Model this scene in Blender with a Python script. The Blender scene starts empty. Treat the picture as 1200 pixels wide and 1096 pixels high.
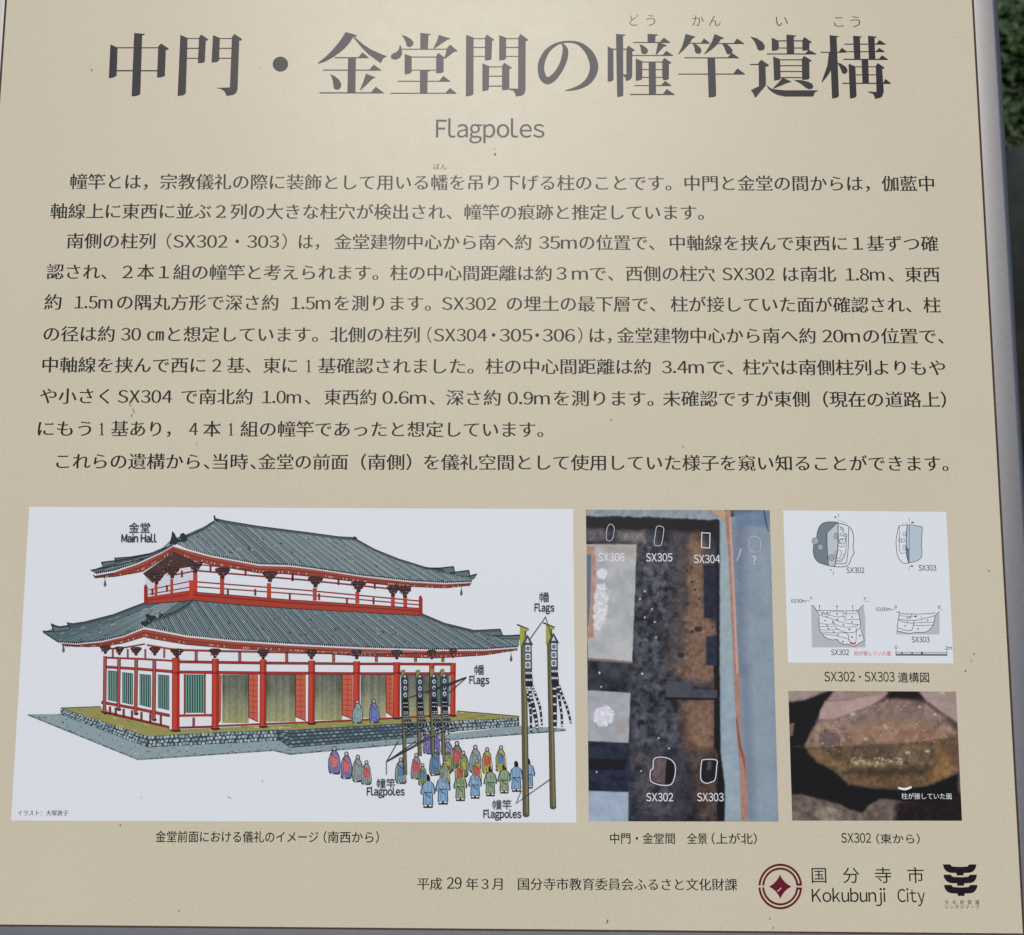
import bpy, math, random
import numpy as np
from mathutils import Vector, Matrix

# ------------------------------------------------------------------ camera, sky, sun, exposure
SC = bpy.context.scene
COL = SC.collection
TILT = math.radians(8.3)            # view axis against the board's normal
ELEV = math.radians(40)             # how far the board leans back
DIST, FPX = 1.13, 1500.0            # camera distance (m), focal length in print units
CT, ST = math.cos(TILT), math.sin(TILT)
BOARD = Matrix.Translation((0, 0, 0.95)) @ Matrix.Rotation(math.radians(90) - ELEV, 4, 'X')

cam = bpy.data.objects.new('camera', bpy.data.cameras.new('camera'))
COL.objects.link(cam)
SC.camera = cam
loc = Vector((0, -DIST * ST, DIST * CT))
fwd, upv = Vector((0, ST, -CT)), Vector((0, CT, ST))
m = Matrix(((1, upv.x, -fwd.x, loc.x), (0, upv.y, -fwd.y, loc.y), (0, upv.z, -fwd.z, loc.z), (0, 0, 0, 1)))
cam.matrix_world = BOARD @ m
cam.data.sensor_width = 36
cam.data.lens = 36 * FPX / 1200
cam.data.clip_start, cam.data.clip_end = 0.05, 2000
cam.data.dof.use_dof = True
cam.data.dof.focus_distance = DIST
cam.data.dof.aperture_fstop = 9.0

def P(x, y):
    """print layout units (1200 x 1096 sheet) -> a point on the board's own plane, metres"""
    rx, ry = (x - 600) / FPX, -(y - 548) / FPX
    d = DIST * CT / (CT - ry * ST)
    return (rx * d, -DIST * ST + d * (ry * CT + ST))

# soft sun through thin cloud, high behind the reader, mirrored by the sheet near its title
hx, hy = P(552, 50)
v = (loc - Vector((hx, hy, 0))).normalized()
sun_dir = (BOARD.to_3x3() @ Vector((-v.x, -v.y, v.z))).normalized()
sun = bpy.data.objects.new('sun', bpy.data.lights.new('sun', 'SUN'))
COL.objects.link(sun)
sun.data.energy = 1.5
sun.data.angle = math.radians(15.5)
sun.data.color = (1.0, 0.965, 0.92)
sun.rotation_euler = sun_dir.to_track_quat('Z', 'Y').to_euler()
W = bpy.data.worlds.new('World')
SC.world = W
W.use_nodes = True
nt = W.node_tree
nt.nodes.clear()
sky = nt.nodes.new('ShaderNodeTexSky')
sky.sky_type = 'NISHITA'
sky.sun_disc = False
sky.sun_elevation = math.asin(sun_dir.z)
sky.sun_rotation = math.atan2(sun_dir.x, sun_dir.y)
sky.dust_density = 3.0
bg = nt.nodes.new('ShaderNodeBackground')
bg.inputs['Strength'].default_value = 0.06
wo = nt.nodes.new('ShaderNodeOutputWorld')
nt.links.new(sky.outputs[0], bg.inputs[0])
nt.links.new(bg.outputs[0], wo.inputs[0])
SC.view_settings.view_transform = 'Standard'
SC.view_settings.look = 'None'
SC.view_settings.gamma = 1
SC.view_settings.exposure = 0.25
SC.view_settings.use_curve_mapping = False

# ------------------------------------------------------------------ colour of printing inks
KLIGHT = np.array((0.80, 0.80, 0.80))    # what a white sheet returns here, so inks get their own reflectance
FLOOR = 0.013

def lin(c):
    c = np.asarray(c, float) / 255.0
    return np.where(c <= 0.04045, c / 12.92, ((c + 0.055) / 1.055) ** 2.4)

def ink(c):
    return np.clip((lin(c) - FLOOR) / KLIGHT, 0.006, 0.9)

# ------------------------------------------------------------------ materials
def new_mat(name):
    mt = bpy.data.materials.new(name)
    mt.use_nodes = True
    n = mt.node_tree
    b = n.nodes['Principled BSDF']
    return mt, n, b

def N(n, kind, **kw):
    nd = n.nodes.new(kind)
    for k, val in kw.items():
        if k in nd.inputs:
            nd.inputs[k].default_value = val
        else:
            setattr(nd, k, val)
    return nd

GLOSS = 0.33

def print_material():
    mt, n, b = new_mat('printed_film')
    at = N(n, 'ShaderNodeAttribute')
    at.attribute_name = 'ink'
    tc = N(n, 'ShaderNodeTexCoord')
    no = N(n, 'ShaderNodeTexNoise', Scale=900.0, Detail=2.0)
    mp = N(n, 'ShaderNodeMapRange')
    mp.inputs['To Min'].default_value = 0.94
    mp.inputs['To Max'].default_value = 1.06
    mx = N(n, 'ShaderNodeMix', data_type='RGBA', blend_type='MULTIPLY')
    mx.inputs[0].default_value = 1
    n.links.new(tc.outputs['Object'], no.inputs['Vector'])
    n.links.new(no.outputs['Fac'], mp.inputs['Value'])
    n.links.new(at.outputs['Color'], mx.inputs[6])
    n.links.new(mp.outputs[0], mx.inputs[7])
    n.links.new(mx.outputs[2], b.inputs['Base Color'])
    b.inputs['Roughness'].default_value = GLOSS
    b.inputs['Specular IOR Level'].default_value = 0.22
    return mt

PRINT = print_material()

def panel_material():
    mt, n, b = new_mat('beige_laminate')
    tc = N(n, 'ShaderNodeTexCoord')
    n1 = N(n, 'ShaderNodeTexNoise', Scale=420.0, Detail=3.0)
    n2 = N(n, 'ShaderNodeTexNoise', Scale=7.0, Detail=4.0)
    n3 = N(n, 'ShaderNodeTexNoise', Scale=60.0, Detail=3.0)
    for q in (n1, n2, n3):
        n.links.new(tc.outputs['Object'], q.inputs['Vector'])
    base = ink((195, 187, 165))
    r1 = N(n, 'ShaderNodeValToRGB')
    r1.color_ramp.elements[0].position, r1.color_ramp.elements[1].position = 0.3, 0.7
    r1.color_ramp.elements[0].color = (*(base * np.array((0.95, 0.96, 0.97))), 1)
    r1.color_ramp.elements[1].color = (*(base * np.array((1.05, 1.04, 1.03))), 1)
    n.links.new(n1.outputs['Fac'], r1.inputs['Fac'])
    mp = N(n, 'ShaderNodeMapRange')
    mp.inputs['To Min'].default_value, mp.inputs['To Max'].default_value = 0.96, 1.04
    n.links.new(n2.outputs['Fac'], mp.inputs['Value'])
    mx = N(n, 'ShaderNodeMix', data_type='RGBA', blend_type='MULTIPLY')
    mx.inputs[0].default_value = 1
    n.links.new(r1.outputs['Color'], mx.inputs[6])
    n.links.new(mp.outputs[0], mx.inputs[7])
    # faint mottling of the laminate, a little pinker here and greener there
    n4 = N(n, 'ShaderNodeTexNoise', Scale=130.0, Detail=1.0)
    n.links.new(tc.outputs['Object'], n4.inputs['Vector'])
    r4 = N(n, 'ShaderNodeValToRGB')
    r4.color_ramp.elements[0].position, r4.color_ramp.elements[1].position = 0.35, 0.65
    r4.color_ramp.elements[0].color = (1.0, .97, .99, 1)
    r4.color_ramp.elements[1].color = (.97, 1.0, .98, 1)
    n.links.new(n4.outputs['Fac'], r4.inputs['Fac'])
    m4 = N(n, 'ShaderNodeMix', data_type='RGBA', blend_type='MULTIPLY')
    m4.inputs[0].default_value = 1
    n.links.new(mx.outputs[2], m4.inputs[6])
    n.links.new(r4.outputs['Color'], m4.inputs[7])
    n.links.new(m4.outputs[2], b.inputs['Base Color'])
    rr = N(n, 'ShaderNodeMapRange')
    rr.inputs['To Min'].default_value, rr.inputs['To Max'].default_value = GLOSS - .03, GLOSS + .03
    n.links.new(n3.outputs['Fac'], rr.inputs['Value'])
    n.links.new(rr.outputs[0], b.inputs['Roughness'])
    b.inputs['Specular IOR Level'].default_value = 0.22
    return mt

def metal_material(name, col, rough, metallic=1.0):
    mt, n, b = new_mat(name)
    tc = N(n, 'ShaderNodeTexCoord')
    no = N(n, 'ShaderNodeTexNoise', Scale=260.0, Detail=4.0)
    mp = N(n, 'ShaderNodeMapRange')
    mp.inputs['To Min'].default_value, mp.inputs['To Max'].default_value = rough - .05, rough + .05
    n.links.new(tc.outputs['Object'], no.inputs['Vector'])
    n.links.new(no.outputs['Fac'], mp.inputs['Value'])
    n.links.new(mp.outputs[0], b.inputs['Roughness'])
    b.inputs['Base Color'].default_value = (*col, 1)
    b.inputs['Metallic'].default_value = metallic
    return mt

def noisy_material(name, c0, c1, scale, rough, bump=0.0, spec=0.5):
    mt, n, b = new_mat(name)
    tc = N(n, 'ShaderNodeTexCoord')
    no = N(n, 'ShaderNodeTexNoise', Scale=scale, Detail=6.0)
    r = N(n, 'ShaderNodeValToRGB')
    r.color_ramp.elements[0].position, r.color_ramp.elements[1].position = 0.3, 0.7
    r.color_ramp.elements[0].color = (*c0, 1)
    r.color_ramp.elements[1].color = (*c1, 1)
    n.links.new(tc.outputs['Object'], no.inputs['Vector'])
    n.links.new(no.outputs['Fac'], r.inputs['Fac'])
    n.links.new(r.outputs['Color'], b.inputs['Base Color'])
    b.inputs['Roughness'].default_value = rough
    b.inputs['Specular IOR Level'].default_value = spec
    if bump:
        bp = N(n, 'ShaderNodeBump', Strength=bump, Distance=0.01)
        n.links.new(no.outputs['Fac'], bp.inputs['Height'])
        n.links.new(bp.outputs[0], b.inputs['Normal'])
    return mt

# ------------------------------------------------------------------ mesh helpers
def link_mesh(name, verts, faces, mat, parent=None, local=None, smooth=False):
    me = bpy.data.meshes.new(name)
    me.from_pydata([tuple(q) for q in verts], [], faces)
    me.materials.append(mat)
    if smooth:
        me.polygons.foreach_set('use_smooth', [True] * len(me.polygons))
    me.update()
    o = bpy.data.objects.new(name, me)
    COL.objects.link(o)
    if parent is not None:
        o.parent = parent
    if local is not None:
        o.matrix_local = local
    return o

STEP = 0.00003            # thickness of one printed layer
rng = random.Random(11)

class Pen:
    """collects printed shapes of ONE part, each on its own thin layer of ink"""
    def __init__(self, layer=2):
        self.v, self.f, self.c, self.l = [], [], [], layer
    def up(self, n=1):
        self.l += n
        return self
    def face(self, pts, col, raw=False):
        if not raw:
            pts = [P(*q) for q in pts]
        a = sum(pts[i - 1][0] * pts[i][1] - pts[i][0] * pts[i - 1][1] for i in range(len(pts)))
        if abs(a) < 1e-12:
            return
        if a < 0:
            pts = pts[::-1]
        i0 = len(self.v)
        self.v += [(q[0], q[1], self.l * STEP) for q in pts]
        self.f.append(tuple(range(i0, i0 + len(pts))))
        self.c.append(ink(col))
    def poly(self, pts, col, up=0):
        self.l += up
        self.face(pts, col)
    def rect(self, x0, y0, x1, y1, col):
        self.face([(x0, y0), (x1, y0), (x1, y1), (x0, y1)], col)
    def stroke(self, pts, w, col, smooth=0, closed=False):
        """a line with one width or a width per point, as joined quads"""
        pts = [tuple(q) for q in pts]
        ws = list(w) if hasattr(w, '__len__') else [w] * len(pts)
        if closed:
            pts, ws = pts + [pts[0]], ws + [ws[0]]
        if smooth:
            pts, ws = catmull(pts, ws, smooth, closed)
        n = len(pts)
        L, R = [], []
        for i in range(n):
            a = pts[i - 1] if i else (pts[-2] if closed else pts[0])
            b = pts[i + 1] if i < n - 1 else (pts[1] if closed else pts[-1])
            d0 = norm((pts[i][0] - a[0], pts[i][1] - a[1]))
            d1 = norm((b[0] - pts[i][0], b[1] - pts[i][1]))
            if d0 == (0, 0): d0 = d1
            if d1 == (0, 0): d1 = d0
            t = norm((d0[0] + d1[0], d0[1] + d1[1]))
            if t == (0, 0): t = d1
            c = max(0.5, t[0] * d1[0] + t[1] * d1[1])
            h = ws[i] / 2 / c
            L.append((pts[i][0] - t[1] * h, pts[i][1] + t[0] * h))
            R.append((pts[i][0] + t[1] * h, pts[i][1] - t[0] * h))
        for i in range(n - 1):
            self.face([L[i], L[i + 1], R[i + 1], R[i]], col)
    def lines(self, segs, w, col):
        for s in segs:
            self.stroke(s, w, col)
    def text(self, s, x0, x1, y, em, col, dy=0.0, ox=0.0, oy=0.0, serif=False):
        tv, tf = text_mesh(s, ox, oy, serif)
        if not tv:
            return
        xs = [q[0] for q in tv]
        g0, g1 = min(xs), max(xs)
        sx = (x1 - x0) / (g1 - g0)
        pts = []
        for gx, gy in tv:
            bx = x0 + (gx - g0) * sx
            by = y + dy * (bx - x0)
            ln = (600 - bx) / 10300.0
            pts.append(P(bx + ln * gy * em, by - gy * em))
        i0 = len(self.v)
        self.v += [(q[0], q[1], self.l * STEP) for q in pts]
        ic = ink(col)
        for f in tf:
            a = sum(pts[f[i - 1]][0] * pts[f[i]][1] - pts[f[i]][0] * pts[f[i - 1]][1] for i in range(len(f)))
            if a < 0:
                f = f[::-1]
            self.f.append(tuple(i0 + k for k in f))
            self.c.append(ic)
        return self
    def build(self, name, parent, label=None):
        o = link_mesh(name, self.v, self.f, PRINT, parent, BOARD_LOCAL if parent.type == 'EMPTY' else Matrix())
        at = o.data.attributes.new('ink', 'FLOAT_COLOR', 'FACE')
        arr = np.ones((len(self.f), 4), np.float32)
        arr[:, :3] = np.array(self.c)
        at.data.foreach_set('color', arr.ravel())
        if label:
            o['label'] = label
        return o

def norm(d):
    l = math.hypot(*d)
    return (d[0] / l, d[1] / l) if l > 1e-9 else (0, 0)

def catmull(pts, ws, k, closed=False):
    out, ow = [], []
    n = len(pts)
    for i in range(n - 1):
        p1, p2 = pts[i], pts[i + 1]
        p0 = pts[i - 1] if i else (pts[-2] if closed else pts[0])
        p3 = pts[i + 2] if i + 2 < n else (pts[1] if closed else pts[-1])
        for j in range(k):
            t = j / k
            q = [0.5 * (2 * p1[a] + (p2[a] - p0[a]) * t + (2 * p0[a] - 5 * p1[a] + 4 * p2[a] - p3[a]) * t * t
                 + (3 * p1[a] - p0[a] - 3 * p2[a] + p3[a]) * t ** 3) for a in (0, 1)]
            out.append(tuple(q))
            ow.append(ws[i] * (1 - t) + ws[i + 1] * t)
    out.append(pts[-1])
    ow.append(ws[-1])
    return out, ow

def blob(cx, cy, rx, ry, n=12, j=0.0, rot=0.0):
    r = []
    for i in range(n):
        a = 2 * math.pi * i / n
        k = 1 + rng.uniform(-j, j)
        x, y = rx * k * math.cos(a), ry * k * math.sin(a)
        r.append((cx + x * math.cos(rot) - y * math.sin(rot), cy + x * math.sin(rot) + y * math.cos(rot)))
    return r

def clip_line(poly, p, d):
    """the stretches of a line that lie inside a polygon"""
    ts = []
    for i in range(len(poly)):
        a, b = poly[i - 1], poly[i]
        e = (b[0] - a[0], b[1] - a[1])
        den = d[0] * e[1] - d[1] * e[0]
        if abs(den) < 1e-9:
            continue
        w = (a[0] - p[0], a[1] - p[1])
        t = (w[0] * e[1] - w[1] * e[0]) / den
        u = (w[0] * d[1] - w[1] * d[0]) / den
        if 0 <= u < 1:
            ts.append(t)
    ts.sort()
    return [((p[0] + d[0] * ts[i], p[1] + d[1] * ts[i]), (p[0] + d[0] * ts[i + 1], p[1] + d[1] * ts[i + 1]))
            for i in range(0, len(ts) - 1, 2)]

def along(path, step):
    """points every step along a polyline"""
    out, acc = [], 0.0
    for i in range(len(path) - 1):
        a, b = path[i], path[i + 1]
        l = math.hypot(b[0] - a[0], b[1] - a[1])
        t = acc
        while t < l:
            out.append((a[0] + (b[0] - a[0]) * t / l, a[1] + (b[1] - a[1]) * t / l))
            t += step
        acc = t - l
    return out

def tr(ox, oy, s):
    return lambda pts: [(ox + q[0] / s, oy + q[1] / s) for q in pts]

# ------------------------------------------------------------------ lettering: glyph outlines reshaped towards a serif (Mincho) look
def inside(pt, poly):
    x, y = pt
    c = False
    for i in range(len(poly)):
        a, b = poly[i - 1], poly[i]
        if (a[1] > y) != (b[1] > y) and x < (b[0] - a[0]) * (y - a[1]) / (b[1] - a[1]) + a[0]:
            c = not c
    return c

def area(p):
    return sum(p[i - 1][0] * p[i][1] - p[i][0] * p[i - 1][1] for i in range(len(p))) / 2

_cache = {}

def raw_outlines(s):
    cu = bpy.data.curves.new('glyphs', 'FONT')
    cu.body = s
    cu.size = 1
    o = bpy.data.objects.new('glyphs', cu)
    COL.objects.link(o)
    c = o.to_curve(bpy.context.evaluated_depsgraph_get())
    res = []
    for sp in c.splines:
        bp = sp.bezier_points
        n = len(bp)
        pts = []
        for i in range(n):
            a, b = bp[i], bp[(i + 1) % n]
            p0, p1, p2, p3 = a.co, a.handle_right, b.handle_left, b.co
            ch = p3 - p0
            l = ch.length
            pts.append((p0.x, p0.y))
            if l < 1e-6:
                continue
            dev = max(abs((q - p0).cross(ch).z) / l for q in (p1, p2))
            if dev > 0.002:
                k = 4 if l > 0.06 else 2
                for j in range(1, k):
                    t = j / k
                    q = p0 * (1 - t) ** 3 + p1 * 3 * t * (1 - t) ** 2 + p2 * 3 * t * t * (1 - t) + p3 * t ** 3
                    pts.append((q.x, q.y))
        cl = []
        for q in pts:
            if not cl or math.hypot(q[0] - cl[-1][0], q[1] - cl[-1][1]) > 0.003:
                cl.append(q)
        if len(cl) > 2 and math.hypot(cl[0][0] - cl[-1][0], cl[0][1] - cl[-1][1]) < 0.003:
            cl.pop()
        if len(cl) > 2:
            res.append(cl)
    o.to_curve_clear()
    bpy.data.objects.remove(o)
    bpy.data.curves.remove(cu)
    return res

def reshape(ol, ox, oy, serif):
    """thin the bars, keep the stems, add brush stops: gothic outlines towards a Mincho look"""
    boxes = [(min(q[0] for q in p), max(q[0] for q in p)) for p in ol]
    done = []
    for k, p in enumerate(ol):
        depth = sum(1 for j, o in enumerate(ol) if j != k and boxes[j][0] <= p[0][0] <= boxes[j][1] and inside(p[0], o))
        if (area(p) < 0) != (depth % 2 == 1):
            p = p[::-1]
        n = len(p)
        if not ox and not oy and not serif:
            done.append(p)
            continue
        ed = []
        for i in range(n):
            a, b = p[i], p[(i + 1) % n]
            ed.append(norm((b[0] - a[0], b[1] - a[1])))
        q = []
        for i in range(n):
            e0, e1 = ed[i - 1], ed[i]
            n0, n1 = (e0[1], -e0[0]), (e1[1], -e1[0])
            d0 = ox * n0[0] ** 2 + oy * n0[1] ** 2
            d1 = ox * n1[0] ** 2 + oy * n1[1] ** 2
            det = n0[0] * n1[1] - n0[1] * n1[0]
            if abs(det) > 0.35:
                dx = (d0 * n1[1] - d1 * n0[1]) / det
                dy = (n0[0] * d1 - n1[0] * d0) / det
            else:
                t = norm((n0[0] + n1[0], n0[1] + n1[1]))
                dx, dy = t[0] * (d0 + d1) / 2, t[1] * (d0 + d1) / 2
            mx = 1.8 * max(abs(ox), abs(oy))
            ml = math.hypot(dx, dy)
            if ml > mx:
                dx, dy = dx * mx / ml, dy * mx / ml
            q.append((p[i][0] + dx, p[i][1] + dy))
        if serif and depth % 2 == 0:
            r = []
            for i in range(n):
                r.append(q[i])
                a, b, c = p[i], p[(i + 1) % n], p[(i + 2) % n]
                l0 = math.hypot(a[0] - p[i - 1][0], a[1] - p[i - 1][1])
                l1 = math.hypot(c[0] - b[0], c[1] - b[1])
                # the end of a bar facing right
                if abs(b[0] - a[0]) < 0.02 and 0.03 < b[1] - a[1] < 0.1 and abs(ed[i - 1][1]) < 0.15 and abs(ed[(i + 1) % n][1]) < 0.15 and l0 > 0.09 and l1 > 0.09:
                    t = q[(i + 1) % n]
                    w = min(0.1, l1 * 0.7)
                    r += [(q[i][0] + 0.02, q[i][1] + 0.008), (t[0] - 0.035, t[1] + 0.062), (t[0] - w - 0.01, t[1])]
            q = r
        done.append(q)
    return done

def fill_outlines(done):
    """triangles of the region wound more than zero times (crossing outlines are no trouble)"""
    from mathutils.geometry import delaunay_2d_cdt
    vs, es = [], []
    for p in done:
        i0 = len(vs)
        vs += [Vector(q) for q in p]
        es += [(i0 + i, i0 + (i + 1) % len(p)) for i in range(len(p))]
    ov, oe, of, *_ = delaunay_2d_cdt(vs, es, [], 0, 1e-5, False)
    if not of:
        return [], []
    pts = np.array([(q.x, q.y) for q in ov])
    tri = np.array([tuple(f) for f in of if len(f) == 3])
    cen = pts[tri].mean(1)
    wind = np.zeros(len(tri), int)
    x, y = cen[:, :1], cen[:, 1:]
    for p in done:
        a = np.array(p)
        b = np.roll(a, -1, 0)
        up = (a[None, :, 1] <= y) & (b[None, :, 1] > y)
        dn = (a[None, :, 1] > y) & (b[None, :, 1] <= y)
        cr = (b[None, :, 0] - a[None, :, 0]) * (y - a[None, :, 1]) - (x - a[None, :, 0]) * (b[None, :, 1] - a[None, :, 1])
        wind += (up & (cr > 0)).sum(1) - (dn & (cr < 0)).sum(1)
    keep = tri[wind > 0]
    return [tuple(q) for q in pts.tolist()], [tuple(t) for t in keep.tolist()]

def glyph_mesh(ch, ox, oy, serif):
    key = (ch, ox, oy, serif)
    if key not in _cache:
        ol = raw_outlines(ch)
        xs = [q[0] for p in ol for q in p]
        _cache[key] = fill_outlines(reshape(ol, ox, oy, serif)) + ((min(xs), max(xs)),)
    return _cache[key]

def text_mesh(s, ox, oy, serif):
    V, F, x = [], [], 0.0
    latin = all(32 <= ord(ch) < 127 for ch in s)
    for ch in s:
        if ch in ' \u3000':
            x += 0.26 if latin else 1.0
            continue
        # latin letters are set proportionally from the CJK face's own latin shapes
        v, f, (a, b) = glyph_mesh(chr(ord(ch) + 0xFEE0) if latin else ch, ox, oy, serif)
        i0 = len(V)
        if latin:
            k, sb = 0.86, 0.045 if ch in ".'1" else 0.034
            if ch == 'j':
                x -= 0.085
            V += [(x + sb + (q[0] - a) * k, q[1]) for q in v]
            x += (b - a) * k + 2 * sb
        else:
            V += [(x + q[0], q[1]) for q in v]
            x += 1.0
        F += [tuple(i0 + t for t in g) for g in f]
    used = sorted({t for g in F for t in g})
    mp = {o: n for n, o in enumerate(used)}
    return [V[o] for o in used], [tuple(mp[t] for t in g) for g in F]

# ================================================================== the ground and what grows on it
soil = noisy_material('dark_soil', (0.012, 0.010, 0.007), (0.03, 0.026, 0.018), 9.0, 0.95, 0.6, 0.2)
gs = 400
gv, gf = [], []
for gx, gy in ((-gs, -gs), (gs, -gs), (gs, gs), (-gs, gs)):
    gv.append((gx, gy, 0))
ground = link_mesh('ground', gv, [(0, 1, 2, 3)], soil)
ground['kind'] = 'structure'

def leaf_cover():
    mt, n, b = new_mat('leaf')
    at = N(n, 'ShaderNodeAttribute')
    at.attribute_name = 'ink'
    n.links.new(at.outputs['Color'], b.inputs['Base Color'])
    b.inputs['Roughness'].default_value = 0.55
    V, F, Cc = [], [], []
    r = random.Random(5)
    def leaf(x, y, z, s, az, pitch, col):
        i0 = len(V)
        ca, sa = math.cos(az), math.sin(az)
        cp, sp = math.cos(pitch), math.sin(pitch)
        for (u, w, h) in ((0, 0, 0), (0.45, 0.36, .1), (1, 0, -.1), (0.45, -0.36, .1)):
            du, dz = u * cp - h * sp, u * sp + h * cp
            V.append((x + s * (du * ca - w * sa), y + s * (du * sa + w * ca), z + s * dz))
        F.append((i0, i0 + 1, i0 + 2))
        F.append((i0, i0 + 2, i0 + 3))
        Cc.extend([col, col])
    def height(x, y):
        return 0.10 + 0.09 * math.sin(x * 2.3 + 1) * math.sin(y * 1.9) + 0.06 * math.sin(x * 5.1) * math.sin(y * 4.3 + 2)
    for _ in range(95000):
        y = 0.9 + 7.5 * r.random() ** 1.2
        x = r.uniform(-3.2, 4.6) if r.random() < 0.62 else 0.4 * y + r.uniform(-.9, .9) + .25
        hgt = max(0.03, height(x, y))
        z = hgt * (0.35 + 0.8 * r.random() ** 0.5)
        g = r.random()
        k = r.uniform(0.5, 1.25)
        big = 0.5 + 0.5 * math.sin(x * 3.7 + 2 * math.sin(y * 2.9)) * math.sin(y * 3.1 + 1.3)
        k *= 0.45 + 0.75 * big
        col = (0.036 * k + .012 * g * k, 0.078 * k + .016 * g * k, 0.020 * k)
        s = r.uniform(0.025, 0.055) * (1.5 if r.random() < .08 else 1)
        if r.random() < 0.004:
            col = (0.34, 0.32, 0.23)
        leaf(x, y, z, s, r.uniform(0, 6.28), r.uniform(-.6, .9), col)
    o = link_mesh('ground_cover', V, F, mt)
    at = o.data.attributes.new('ink', 'FLOAT_COLOR', 'FACE')
    arr = np.ones((len(F), 4), np.float32)
    arr[:, :3] = np.array(Cc)
    at.data.foreach_set('color', arr.ravel())
    o['kind'] = 'stuff'
    o['label'] = 'dark green leafy ground cover growing behind the board'
    o['category'] = 'ground cover'
    return o
leaf_cover()

def hedge():  # near end is added out of view, to block sky reflected in the rail
    """a loose dark hedge of broad leaves round a plain dark core, to the right of and behind the board"""
    r = random.Random(9)
    V, F, Cc = [], [], []
    def top(y):
        return 0.95 + 0.16 * math.sin(y * 2.1) + 0.08 * math.sin(y * 5.3 + 1)
    def axis(y):
        return 1.62 + 0.34 * max(0, y - .6)
    for _ in range(26000):
        y = r.uniform(-0.6, 5.6)
        a = r.uniform(-.35, math.pi + .35)
        k = 0.72 + 0.34 * r.random()
        bump = 1 + .16 * math.sin(y * 6.1 + a * 3) * math.sin(a * 5 + y * 3.3)
        x = axis(y) + .62 * k * bump * math.cos(a)
        z = max(.03, .30 + (top(y) - .3) * k * bump * max(math.sin(a), -.25))
        g = r.random()
        m_ = r.uniform(.4, 1.55) * (.45 + .9 * (.5 + .5 * math.sin(y * 8.3 + a * 6)))
        col = (.044 * m_ + .018 * g * m_, .105 * m_ + .025 * g * m_, .024 * m_) if r.random() > .005 else (.36, .34, .25)
        s, az, pt = r.uniform(.035, .075), r.uniform(0, 6.28), r.uniform(-.7, .8)
        i0 = len(V)
        ca, sa, cp, sp = math.cos(az), math.sin(az), math.cos(pt), math.sin(pt)
        for u, w, h in ((0, 0, 0), (.35, .32, .1), (.75, .22, 0), (1, 0, -.12), (.75, -.22, 0), (.35, -.32, .1)):
            du, dz = u * cp - h * sp, u * sp + h * cp
            V.append((x + s * (du * ca - w * sa), y + s * (du * sa + w * ca), z + s * dz))
        F.append((i0, i0 + 1, i0 + 2, i0 + 3)); F.append((i0, i0 + 3, i0 + 4, i0 + 5))
        Cc += [col, col]
    # plain near-black shell inside the leaves
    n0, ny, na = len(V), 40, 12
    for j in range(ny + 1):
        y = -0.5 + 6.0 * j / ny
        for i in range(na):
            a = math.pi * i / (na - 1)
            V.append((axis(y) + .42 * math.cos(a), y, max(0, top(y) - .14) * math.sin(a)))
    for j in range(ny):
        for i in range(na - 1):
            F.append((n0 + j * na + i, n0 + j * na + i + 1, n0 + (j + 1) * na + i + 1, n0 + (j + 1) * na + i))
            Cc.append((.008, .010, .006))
    o = link_mesh('hedge', V, F, bpy.data.materials['leaf'])
    at = o.data.attributes.new('ink', 'FLOAT_COLOR', 'FACE')
    arr = np.ones((len(F), 4), np.float32)
    arr[:, :3] = np.array(Cc)
    at.data.foreach_set('color', arr.ravel())
    o['label'] = 'dark green broad-leaved hedge beyond the upper right corner of the board, with an added unseen near end'
    o['category'] = 'hedge'
hedge()

def boulder():
    """a squat dark stone with a rounded top, rough all over"""
    from mathutils import noise
    V, F = [], []
    nu, nv = 40, 24
    for j in range(nv + 1):
        t = j / nv
        for i in range(nu):
            a = 2 * math.pi * i / nu
            # profile: upright sides, rounded shoulder, nearly flat top
            ph = t * math.pi / 2
            rr = math.cos(ph) ** 0.38
            h = math.sin(ph) ** 0.8
            ca, sa = math.cos(a), math.sin(a)
            x = 0.36 * rr * math.copysign(abs(ca) ** 0.6, ca)
            y = 0.26 * rr * math.copysign(abs(sa) ** 0.6, sa)
            z = 0.62 * h
            nz = noise.noise(Vector((x * 5, y * 5, z * 5))) * 0.02
            V.append((x * (1 + nz), y * (1 + nz), z + nz * .6))
    for j in range(nv):
        for i in range(nu):
            F.append((j * nu + i, j * nu + (i + 1) % nu, (j + 1) * nu + (i + 1) % nu, (j + 1) * nu + i))
    mt = noisy_material('dark_stone', (0.018, 0.019, 0.016), (0.05, 0.052, 0.042), 14.0, 0.6, 0.5)
    o = link_mesh('stone', V, F, mt, smooth=True)
    return o
stone = boulder()
stone['label'] = 'dark rounded stone standing behind the right edge of the sign'
stone['category'] = 'stone'
def ray_world(x, y, dist):
    d = Vector(((x - 600) / FPX, -(y - 548) / FPX, -1)).normalized()
    return cam.matrix_world @ (d * dist)
top_pt = ray_world(1184, 212, 2.55)
stone.location = (top_pt.x + 0.30, top_pt.y + 0.16, 0)
stone.scale = (1, 1, max(0.4, (top_pt.z + 0.01) / 0.62))
stone.rotation_euler.z = 0.15

# ================================================================== the information board
board = bpy.data.objects.new('information_board', None)
COL.objects.link(board)
board.location = (0, 0.30, 0)
board.empty_display_size = 0.2
board['label'] = 'beige information board in a silver metal frame, printed with Japanese text and pictures'
board['category'] = 'information board'
BOARD_LOCAL = Matrix.Translation((0, -0.30, 0)) @ BOARD

CORNERS = [P(11.0, -48), P(1136.6, -48), P(1199.2, 1094.6), P(-66, 1083.5)]   # clockwise from top left

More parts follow.
